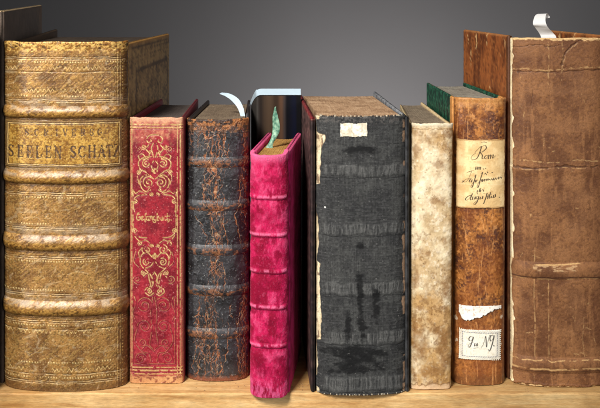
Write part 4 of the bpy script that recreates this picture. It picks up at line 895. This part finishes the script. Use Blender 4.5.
def bw_fn(U, V, u, v):
    col, n, f, g, net = bw_base(U, V); disp = (f - .5) * .25 - net * .1 + (n - .5) * .5
    K = np.zeros_like(U); D = np.zeros_like(U)
    def line(pts, w, T, seed, amp=1.2):
        pts = catmull(pts, 10); rng = np.random.RandomState(seed); pts = [(p[0] + rng.randn() * .18 * amp, p[1] + rng.randn() * .3 * amp, max(.1, .8 + rng.randn() * .5)) for p in pts]; stroke(T, u, v, pts, w, .3)
    line([(511, 70), (525, 69), (545, 70.5), (565, 69), (585, 68), (606, 67)], .7, K, 1)
    line([(511, 72.5), (535, 72), (565, 72), (606, 70)], .6, D, 2); line([(548, 42), (549, 60), (548, 84)], .5, K, 3); line([(562, 40), (563, 58), (561, 80)], .5, K, 4)
    line([(562, 64), (566, 52), (576, 43), (588, 39.5), (603, 40)], .8, D, 5); line([(563, 65), (567, 53), (577, 44.2), (589, 40.8), (603, 41.4)], .35, K, 6)
    line([(510, 162), (530, 161), (550, 163), (575, 160), (598, 162)], .5, K, 7); line([(510, 168), (535, 169), (560, 166.5), (590, 167), (604, 166)], .8, D, 8); line([(512, 169.4), (535, 170.2), (556, 168), (585, 168.3)], .45, K, 9)
    line([(535, 244), (534, 290), (535, 330), (534, 388)], .4, K, 10, .8); line([(549, 262), (548.4, 300), (549, 340), (548.6, 372)], .35, K, 11, .8); line([(584, 318), (583, 340), (585, 360)], .3, K, 12); line([(533, 90), (530, 120), (532, 150)], .3, D, 13)
    line([(511, 48), (540, 45), (548, 47), (562, 45)], .4, D, 14)
    for k in range(26):
        rng = np.random.RandomState(900 + k); x, y = rng.uniform(514, 602), rng.uniform(48, 384); a = rng.uniform(-.5, .5) + (1.57 if k % 2 else 0); l = rng.uniform(2, 9)
        line([(x, y), (x + l * .5 * math.cos(a), y + l * .5 * math.sin(a)), (x + l * math.cos(a), y + l * math.sin(a) + rng.uniform(-1, 1))], .25, K, k)
    wear = sm(.3, .55, fbm(U / 3, V / 3, 3, 810))
    col = mix(col, PALE, K * wear * .48); col = mix(col, S(58, 32, 18), D * .6); disp = disp - D * .35 + np.exp(-((V - 171) / 5) ** 2) * .35 - np.exp(-((V - 71) / 4) ** 2) * .25
    # left joint torn open to the pale lining
    lx = 512.6 + (fbm(V / 22, U * 0, 5, 820, .6) - .5) * 2.2 - .5 + .8 * sm(190, 215, V) - .7 * sm(230, 280, V) * np.sin(V / 11) + 1.6 * sm(.62, .95, vn(V / 7, U * 0, 821))
    tear = sm(lx + .5, lx - .4, U); lin = mix(S(220, 194, 146), S(246, 230, 194), fbm(U / 2, V / 12, 3, 822)); lin = mix(lin, S(150, 108, 66), sm(.66, .76, fbm(U, V / 4, 3, 823)) * .5)
    col = mix(col, lin, tear); disp = disp - tear * .5 + np.exp(-((U - lx - 1.2) / 1.2) ** 2) * .3
    # ragged head and tail
    hv = 39.9 + (fbm(U / 3.5, V * 0, 4, 830) - .5) * 3.6; hd = sm(hv + .4, hv - .4, V); col = mix(col, S(214, 176, 122), hd * .85)
    tv = 386.2 + (fbm(U / 9, V * 0, 5, 831, .6) - .5) * 7 + 1.5 * sm(570, 600, U); tl = sm(tv - .4, tv + .4, V); col = mix(col, mix(S(110, 76, 46), S(206, 174, 126), sm(.4, .6, fbm(U / 4, V / 2, 3, 832))), tl * .9); disp = disp - tl * .5 + np.exp(-((V - tv + 1) / 1.2) ** 2) * .3
    for c in (270, 366): disp = disp - np.exp(-((V - c) / 9) ** 2) * .35
    return col, .52 + .14 * f, 0 * f, disp
m_bw = attr_mat('brown_suede_leather', 1300, .24, 1300, .35, spec=.3, bdist=.0003)
wsp = ws.surf('spine', m_bw, bw_fn, bw, res=.4)
def wband(c, h, kind):
    def fn(U, V, u, v):
        col, n, f, g, net = bw_base(U, V); w = (fbm(U / 6, V * 0, 3, 840 + kind) - .5) * 3; K = np.zeros_like(U)
        if kind:
            ln = sm(.8, .25, np.abs(V - 360.8 - w)); l2 = sm(1.5, .3, np.abs(V - 369.5 - w * .6)); col = mix(col, PALE, np.maximum(ln * .7, l2 * .8) * sm(.35, .55, fbm(U / 4, V / 2, 3, 845))); col = mix(col, S(60, 34, 20), sm(.7, .2, np.abs(V - 371.8 - w * .6)) * .6)
        else:
            up = sm(.9, .3, np.abs(V - 264.5 - w * .5 - (U - 555) * -.03)) * sm(533, 537, U) * sm(582, 577, U); lo = sm(.9, .3, np.abs(V - 277.5 - w * .5))
            col = mix(col, PALE, up * .85); col = mix(col, S(60, 34, 20), lo * .8); col = mix(col, S(196, 160, 116), sm(265, 266, V - w * .5) * sm(271.5, 270.5, V - w * .5) * (np.abs(U - 555) < 22) * sm(.4, .55, fbm(U / 5, V / 2, 3, 846)) * .6)
            lo2 = sm(.7, .2, np.abs(V - 279.2 - w * .5)); col = mix(col, PALE, lo2 * .6 * sm(.4, .6, fbm(U / 5, V, 3, 847)))
        lx = 512 + (fbm(V / 16, U * 0, 4, 820) - .5) * 3.4; tear = sm(lx + .5, lx - .4, U); col = mix(col, S(216, 190, 146), tear * .8)
        return col, .66 + .1 * f, 0 * f, (f - .5) * .25 + band_disp(V - w * .5, c, h, 1.8, .5) * (.2 + .8 * sm(511, 526, U))
    return fn
ws.surf('raised_band', m_bw, wband(271, 9.5, 0), wsp, v0=261, v1=281, res=.4, rim=0, t0=.02)
ws.surf('raised_band', m_bw, wband(366, 9, 1), wsp, v0=357, v1=375, res=.4, rim=0, t0=.02)
def bwb(MM, V, u, v):
    g = fbm(MM / 7, V / 40, 4, 850); f = fbm(MM / 2, V / 3, 4, 851); col = mix(S(98, 50, 20), S(150, 84, 38), sm(.3, .7, g)); col = mix(col, S(70, 34, 14), sm(.45, .3, f) * .6); col = mix(col, S(186, 116, 58), sm(.6, .74, f) * .45)
    sc = sm(.9, .95, ridge(MM / 13, V / 60, 2, 852)) * sm(.45, .6, fbm(MM / 5, V / 9, 3, 853)); col = mix(col, S(224, 180, 122), sc * .85)
    for mm, a, b in ((92, 34, 64), (112, 50, 76), (120, 32, 52), (60, 30, 50)):
        k = sm(1.6, .6, np.abs(MM - mm + (fbm(V / 3, MM * 0, 3, 854) - .5) * 7)) * sm(a - 2, a + 1, V) * sm(b + 2, b - 3, V) * sm(.4, .5, f); col = mix(col, S(232, 192, 132), k * .85)
    e = sm(4, 1, np.minimum(V - 35.5, 148 - MM) + (f - .5) * 3); col = mix(col, S(176, 120, 70), e * .6)
    col = mix(col, S(66, 40, 22), sm(4.5, 2.5, MM + (f - .5) * 3) * .85)
    return col, .5 + .1 * f, 0 * f, (f - .5) * .3
m_bwb = attr_mat('brown_board_leather', 900, .16, 1300, .3, spec=.4, bdist=.0003)
zbw = WZ(35.6, Yw)
board(bw, m_bwb, wA + np.array([-.0012, .0006]), (.1592, .157), .0038, -1, zbw, zbw + .0002, bwb)
board(bw, m_bwb, wB + np.array([.0008, .0006]), (.2310, .150), .0038, 1, zbw, zbw + .0002, bwb)
block(bw, page_mat('brown_grey_pages', S(84, 66, 48), S(136, 112, 84), S(176, 150, 114)), ws.inner(.003), (.1636, .152), (.2266, .146), zbw - .0075)

# ================================================================== PAPER MARKERS
def marker(o, label):
    o['label'] = label; o['category'] = 'bookmark'; return o
m_white = paper_mat('white_paper', S(214, 212, 208), .03, 200, .6); m_blue = paper_mat('pale_blue_paper', S(176, 194, 204), .03, 200, .55)
y1 = .062
marker(ribbon('paper_marker', [(W(242.0, 124, y1), W(246.0, 124, y1)), (W(240.8, 117, y1), W(245.2, 117, y1)), (W(237.8, 108.5, y1 + .002), W(243.2, 107.5, y1 + .002)), (W(232.5, 101.5, y1 + .005), W(238.6, 99.2, y1 + .004)), (W(226, 96.6, y1 + .008), W(230.4, 94, y1 + .008)), (W(219.5, 94, y1 + .011), W(222, 92.6, y1 + .012))], m_blue), 'pale curved paper strip sticking out of the cracked black book')
yw = .036
marker(ribbon('paper_marker', [(W(541.6, 60, yw), W(557, 60, yw)), (W(541.0, 39, yw), W(556.4, 39, yw)), (W(539.6, 34, yw), W(553.6, 33.6, yw)), (W(535.2, 27.6, yw - .003), W(549.2, 29, yw - .003)), (W(533.2, 24.6, yw - .005), W(546.4, 24.6, yw - .005)), (W(533.4, 20.5, yw - .0035), W(545.4, 20, yw - .0035)), (W(535.2, 15.8, yw + .001), W(546, 15, yw + .001)), (W(538.6, 14.2, yw + .0045), W(547.6, 13.8, yw + .0045)), (W(541, 16.4, yw + .007), W(549.4, 16.2, yw + .007)), (W(542, 18.8, yw + .006), W(549.6, 18.0, yw + .006))], m_white, sub=16), 'white curled paper strip sticking up from the large brown book')
# green leaf-shaped marker
mg, nt, b = new_mat('mottled_green_paper'); tc = N(nt, 'ShaderNodeTexCoord'); ns = N(nt, 'ShaderNodeTexNoise'); ns.inputs['Scale'].default_value = 420; ns.inputs['Detail'].default_value = 5
nt.links.new(tc.outputs['Object'], ns.inputs['Vector']); cm = N(nt, 'ShaderNodeValToRGB'); e = cm.color_ramp.elements; e[0].position = .38; e[0].color = (*S(58, 108, 88), 1); e[1].position = .66; e[1].color = (*S(142, 178, 150), 1)
nt.links.new(ns.outputs['Fac'], cm.inputs['Fac']); nt.links.new(cm.outputs[0], b.inputs['Base Color']); b.inputs['Roughness'].default_value = .5
yg = .028
gm = marker(ribbon('ribbon_marker', [(W(264.2, 162, yg), W(276, 162, yg)), (W(265.2, 152.5, yg - .001), W(275.6, 152, yg - .001)), (W(265.6, 148, yg), W(272.6, 147.2, yg)), (W(268.2, 144.4, yg + .001), W(273.2, 143, yg + .001)), (W(271.4, 138, yg + .002), W(276.4, 137.4, yg + .001)), (W(272.8, 131, yg + .003), W(279.4, 131, yg + .001)), (W(273.0, 124, yg + .003), W(279.8, 124.5, yg)), (W(272.8, 118, yg + .002), W(278.2, 118, yg)), (W(273.8, 112, yg + .001), W(276.6, 112, yg + .001)), (W(275.2, 107, yg + .001), W(275.8, 106.6, yg + .001))], mg, th=.0006, across=8, bow=.0008), 'mottled green leaf shaped marker standing in the pink velvet book')
# glossy card behind the pink book: bent sheet with a white folded top edge
card = bpy.data.objects.new('folded_card', None); C.objects.link(card); card.location = (-.002, .1, 0)
card['label'] = 'dark glossy folded card with a white top edge, standing upright behind the pink book'; card['category'] = 'card'
mc, nt, b = new_mat('glossy_printed_card'); tc = N(nt, 'ShaderNodeTexCoord'); sp = N(nt, 'ShaderNodeSeparateXYZ'); nt.links.new(tc.outputs['Generated'], sp.inputs[0])
ns = N(nt, 'ShaderNodeTexNoise'); ns.inputs['Scale'].default_value = 3; ns.inputs['Detail'].default_value = 4; mp = N(nt, 'ShaderNodeMapping'); mp.inputs['Scale'].default_value = (4, 1, .6); nt.links.new(tc.outputs['Generated'], mp.inputs['Vector']); nt.links.new(mp.outputs[0], ns.inputs['Vector'])
ma = N(nt, 'ShaderNodeMath', operation='MULTIPLY_ADD'); ma.inputs[1].default_value = .1; nt.links.new(ns.outputs['Fac'], ma.inputs[0]); nt.links.new(sp.outputs['X'], ma.inputs[2])
cm = N(nt, 'ShaderNodeValToRGB'); nt.links.new(ma.outputs[0], cm.inputs['Fac']); cm.color_ramp.interpolation = 'EASE'
el = cm.color_ramp.elements; el[0].position = 0; el[0].color = (*S(50, 47, 45), 1); el[1].position = 1; el[1].color = (*S(10, 10, 12), 1)
for p, c in ((.16, S(62, 58, 54)), (.24, S(38, 30, 25)), (.42, S(72, 56, 42)), (.56, S(52, 38, 28)), (.66, S(84, 60, 44)), (.74, S(56, 48, 46)), (.79, S(8, 9, 15)), (.93, S(9, 13, 30))):
    k = el.new(p); k.color = (*c, 1)
nt.links.new(cm.outputs[0], b.inputs['Base Color']); b.inputs['Roughness'].default_value = .42; b.inputs['Specular IOR Level'].default_value = .18
sec = [(-.0238, .119), (-.0226, .1135), (-.0208, .1070), (-.0193, .1018), (-.0184, .1003), (-.0165, .1), (-.012, .1), (-.004, .1), (.004, .1), (.011, .1), (.0168, .1)]
sec = [np.array(p) for p in sec]; sc_ = catmull(sec, 7); zt = [WZ(94.6 + 10.5 * max(0., (-.0150 - p[0]) / .0088) ** 2.2, p[1]) for p in sc_]
vs = []; rows = 24
for j in range(rows):
    for p, z in zip(sc_, zt): vs.append((p[0], p[1], .0003 + (z - .0003) * j / (rows - 1)))
me = raw_mesh('printed_sheet', np.array(vs) - np.array(card.location), grid_faces(rows, len(sc_), flip=True), smooth=False); sh = link('printed_sheet', me, mc, card)
so = sh.modifiers.new('thickness', 'SOLIDIFY'); so.thickness = .0004; so.offset = 0
sections = []
for p, z in zip(sc_, zt):
    f = min(1., max(0., (p[0] + .0242) / .006)); w = .0010 + .0032 * f
    sections.append(((p[0], p[1] - .0012, z - .0002), (p[0] - (.0010 if p[0] < -.018 else 0), p[1] + .0045, z + w)))
fo = ribbon('white_fold', sections, m_blue, card, th=.0003, sub=3, across=5); fo.location = fo.location - card.location

# ================================================================== SHELF AND BACKDROP
def shelf():
    """thick pine plank with rounded front edge, its front face and top as one grid bent over the arris"""
    prof = [(.36, -.03), (.36, 0.)]
    ye, r, th = -.0052, .0013, .034
    prof = [(.36, 0.), (.2, 0.), (.1, 0.), (.05, 0.), (.03, 0.), (.02, 0.), (.012, 0), (.006, 0), (.001, 0)] + [(ye + r - r * math.sin(a), -r + r * math.cos(a)) for a in np.linspace(0, math.pi / 2, 8)] + [(ye, -z) for z in np.linspace(.003, th, 22)] + [(ye + .003, -th - .001), (.36, -th - .001)]
    xs = np.linspace(-.55, .55, 700); rng = np.random.RandomState(3)
    P = np.empty((len(prof), len(xs), 3))
    for j, (y, z) in enumerate(prof):
        P[j, :, 0] = xs; P[j, :, 1] = y; P[j, :, 2] = z
    nick = (fbm(xs * 60, xs * 0, 4, 5) - .5) * .0012
    for j in range(9, 17): P[j, :, 1] += nick; P[j, :, 2] -= np.abs(nick) * .6
    P[17:-1, :, 1] += (fbm(P[17:-1, :, 0] * 14, P[17:-1, :, 2] * 240, 4, 8) - .5) * .0007
    n = P.shape[0] * P.shape[1]; f = grid_faces(*P.shape[:2], flip=True); idx = np.arange(n).reshape(P.shape[:2])
    me = raw_mesh('wooden_shelf', P.reshape(-1, 3), f)
    m, nt, b = new_mat('pale_pine'); L = nt.links.new; tc = N(nt, 'ShaderNodeTexCoord')
    mp = N(nt, 'ShaderNodeMapping'); mp.inputs['Scale'].default_value = (.09, 1, 1); L(tc.outputs['Object'], mp.inputs['Vector'])
    n1 = N(nt, 'ShaderNodeTexNoise'); n1.inputs['Scale'].default_value = 260; n1.inputs['Detail'].default_value = 8; n1.inputs['Roughness'].default_value = .65; n1.inputs['Distortion'].default_value = .6; L(mp.outputs[0], n1.inputs['Vector'])
    n2 = N(nt, 'ShaderNodeTexNoise'); n2.inputs['Scale'].default_value = 9; n2.inputs['Detail'].default_value = 5; L(tc.outputs['Object'], n2.inputs['Vector'])
    n3 = N(nt, 'ShaderNodeTexNoise'); n3.inputs['Scale'].default_value = 900; n3.inputs['Detail'].default_value = 3; L(tc.outputs['Object'], n3.inputs['Vector'])
    cr1 = N(nt, 'ShaderNodeValToRGB'); e = cr1.color_ramp.elements; e[0].position = .3; e[0].color = (*S(196, 146, 88), 1); e[1].position = .68; e[1].color = (*S(240, 206, 150), 1); k = e.new(.5); k.color = (*S(228, 186, 126), 1); L(n1.outputs['Fac'], cr1.inputs['Fac'])
    cr2 = N(nt, 'ShaderNodeValToRGB'); e = cr2.color_ramp.elements; e[0].position = .35; e[0].color = (*S(206, 188, 158), 1); e[1].position = .6; e[1].color = (1, 1, 1, 1); L(n2.outputs['Fac'], cr2.inputs['Fac'])
    # greyer, darker wood towards the right end of the plank
    sx = N(nt, 'ShaderNodeSeparateXYZ'); L(tc.outputs['Object'], sx.inputs[0]); ad = N(nt, 'ShaderNodeMath', operation='MULTIPLY_ADD'); ad.inputs[1].default_value = .12; L(n2.outputs['Fac'], ad.inputs[0]); L(sx.outputs['X'], ad.inputs[2])
    mr = N(nt, 'ShaderNodeMapRange'); mr.interpolation_type = 'SMOOTHSTEP'; mr.inputs['From Min'].default_value = .12; mr.inputs['From Max'].default_value = .24; mr.inputs['To Min'].default_value = 0; mr.inputs['To Max'].default_value = .75; L(ad.outputs[0], mr.inputs['Value'])
    mx = N(nt, 'ShaderNodeMix', data_type='RGBA', blend_type='MULTIPLY'); mx.inputs['Factor'].default_value = 1; L(cr1.outputs[0], mx.inputs['A']); L(cr2.outputs[0], mx.inputs['B'])
    m2 = N(nt, 'ShaderNodeMix', data_type='RGBA', blend_type='MULTIPLY'); L(mr.outputs[0], m2.inputs['Factor']); L(mx.outputs['Result'], m2.inputs['A']); m2.inputs['B'].default_value = (*S(196, 190, 178), 1)
    mpf = N(nt, 'ShaderNodeMapping'); mpf.inputs['Scale'].default_value = (.13, 1, 1); L(tc.outputs['Object'], mpf.inputs['Vector'])
    nf = N(nt, 'ShaderNodeTexNoise'); nf.inputs['Scale'].default_value = 1500; nf.inputs['Detail'].default_value = 4; nf.inputs['Roughness'].default_value = .7; L(mpf.outputs[0], nf.inputs['Vector'])
    mrf = N(nt, 'ShaderNodeMapRange'); mrf.inputs['From Min'].default_value = .32; mrf.inputs['From Max'].default_value = .62; mrf.inputs['To Min'].default_value = .72; mrf.inputs['To Max'].default_value = 1.06; L(nf.outputs['Fac'], mrf.inputs['Value'])
    nd = N(nt, 'ShaderNodeTexNoise'); nd.inputs['Scale'].default_value = 55; nd.inputs['Detail'].default_value = 7; nd.inputs['Roughness'].default_value = .7; L(tc.outputs['Object'], nd.inputs['Vector'])
    mrd = N(nt, 'ShaderNodeMapRange'); mrd.inputs['From Min'].default_value = .35; mrd.inputs['From Max'].default_value = .55; mrd.inputs['To Min'].default_value = .84; mrd.inputs['To Max'].default_value = 1.0; L(nd.outputs['Fac'], mrd.inputs['Value'])
    mu = N(nt, 'ShaderNodeMath', operation='MULTIPLY'); L(mrf.outputs[0], mu.inputs[0]); L(mrd.outputs[0], mu.inputs[1])
    vs_ = N(nt, 'ShaderNodeVectorMath', operation='SCALE'); L(m2.outputs['Result'], vs_.inputs[0]); L(mu.outputs[0], vs_.inputs['Scale'])
    L(vs_.outputs[0], b.inputs['Base Color']); b.inputs['Roughness'].default_value = .6; b.inputs['Specular IOR Level'].default_value = .3
    mm = N(nt, 'ShaderNodeMath', operation='MULTIPLY_ADD'); mm.inputs[1].default_value = .3; L(n3.outputs['Fac'], mm.inputs[0]); L(n1.outputs['Fac'], mm.inputs[2])
    bp = N(nt, 'ShaderNodeBump'); bp.inputs['Strength'].default_value = .4; bp.inputs['Distance'].default_value = .0006; L(mm.outputs[0], bp.inputs['Height']); L(bp.outputs[0], b.inputs['Normal'])
    o = link('wooden_shelf', me, m, None); o['kind'] = 'structure'; o['label'] = 'pale wooden shelf board under the row of books'; o['category'] = 'shelf'
shelf()
rng = random.Random(21); bm = bmesh.new()
for i in range(90):                     # flakes of leather and paper fallen from the old bindings
    x = rng.choice([WX(407, 0), WX(435, 0), WX(520, 0), WX(300, 0), WX(225, 0), WX(130, 0)]) + rng.gauss(0, .010); y = rng.uniform(-.003, .012); r = rng.uniform(.00015, .00055)
    q = [bm.verts.new((x + r * math.cos(a) * rng.uniform(.5, 1.3), y + r * math.sin(a) * rng.uniform(.5, 1.3), rng.uniform(.00005, .0003))) for a in (0, 1.3, 2.5, 3.8, 5.1)]
    t = bm.verts.new((x, y, rng.uniform(.0003, .0008)))
    for j in range(5): bm.faces.new((q[j], q[(j + 1) % 5], t))
    bm.faces.new(q[::-1])
me = bpy.data.meshes.new('crumbs'); bm.to_mesh(me); bm.free()
cb = link('crumbs', me, paper_mat('leather_crumbs', S(150, 112, 76), .5, 300), None); cb['kind'] = 'stuff'; cb['label'] = 'tiny crumbs of leather and paper on the shelf'; cb['category'] = 'crumbs'
bm = bmesh.new(); nx, nz = 24, 16
vsb = [[bm.verts.new((-2.6 + 5.2 * i / nx, 1.6 + .02 * math.sin(i * .9), -1.2 + 3.2 * j / nz)) for i in range(nx + 1)] for j in range(nz + 1)]
for j in range(nz):
    for i in range(nx): bm.faces.new((vsb[j][i], vsb[j][i + 1], vsb[j + 1][i + 1], vsb[j + 1][i])).smooth = True
me = bpy.data.meshes.new('backdrop'); bm.to_mesh(me); bm.free()
wall = link('backdrop', me, paper_mat('grey_backdrop', S(92, 90, 90), .05, 2.2, .9), None); wall['kind'] = 'structure'; wall['label'] = 'plain dark grey studio backdrop behind the books'; wall['category'] = 'backdrop'

# ================================================================== LIGHT AND CAMERA
w = bpy.data.worlds.new('World'); bpy.context.scene.world = w; w.use_nodes = True
w.node_tree.nodes['Background'].inputs[0].default_value = (.9, .95, 1, 1); w.node_tree.nodes['Background'].inputs[1].default_value = .05
def area(name, loc, target, size, power, color=(1, 1, 1), sy=None, spread=180):
    l = bpy.data.lights.new(name, 'AREA'); l.energy = power; l.size = size; l.color = color
    if sy: l.shape = 'RECTANGLE'; l.size_y = sy
    l.spread = math.radians(spread)
    o = bpy.data.objects.new(name, l); C.objects.link(o); o.location = loc
    o.rotation_euler = (Vector(target) - Vector(loc)).to_track_quat('-Z', 'Y').to_euler(); return o
area('softbox_lamp', (-.55, -1.15, 1.2), (0, 0, .12), .38, 3.5, (1, .97, .94), spread=48)
area('side_lamp', (-.95, -.62, .38), (-.05, .0, .13), .14, 1.35, (1, .98, .95), sy=.6, spread=80)
area('fill_lamp', (.7, -1.35, .5), (0, 0, .12), .5, 1.5, (.97, .98, 1), spread=90)
area('backdrop_lamp', (.34, 1.02, -.42), (.14, 1.6, .10), .26, 4.3, (1, .98, .98), spread=110)
area('backdrop_lamp', (1.0, 1.0, .75), (.62, 1.6, .40), .3, 1.6, (.97, .98, 1))
cam = bpy.data.cameras.new('camera'); co = bpy.data.objects.new('camera', cam); C.objects.link(co)
co.location = (0, -CAM_D, H); co.rotation_euler = (math.pi / 2, 0, 0)
cam.sensor_width = 36; cam.lens = 36 * F / 600; cam.shift_x = (300 - VX) / 600; cam.shift_y = -(204 - VY) / 600
cam.clip_start = .01; cam.clip_end = 50
sc = bpy.context.scene; sc.camera = co
sc.view_settings.view_transform = 'Standard'; sc.view_settings.look = 'None'; sc.view_settings.exposure = 0; sc.view_settings.gamma = 1
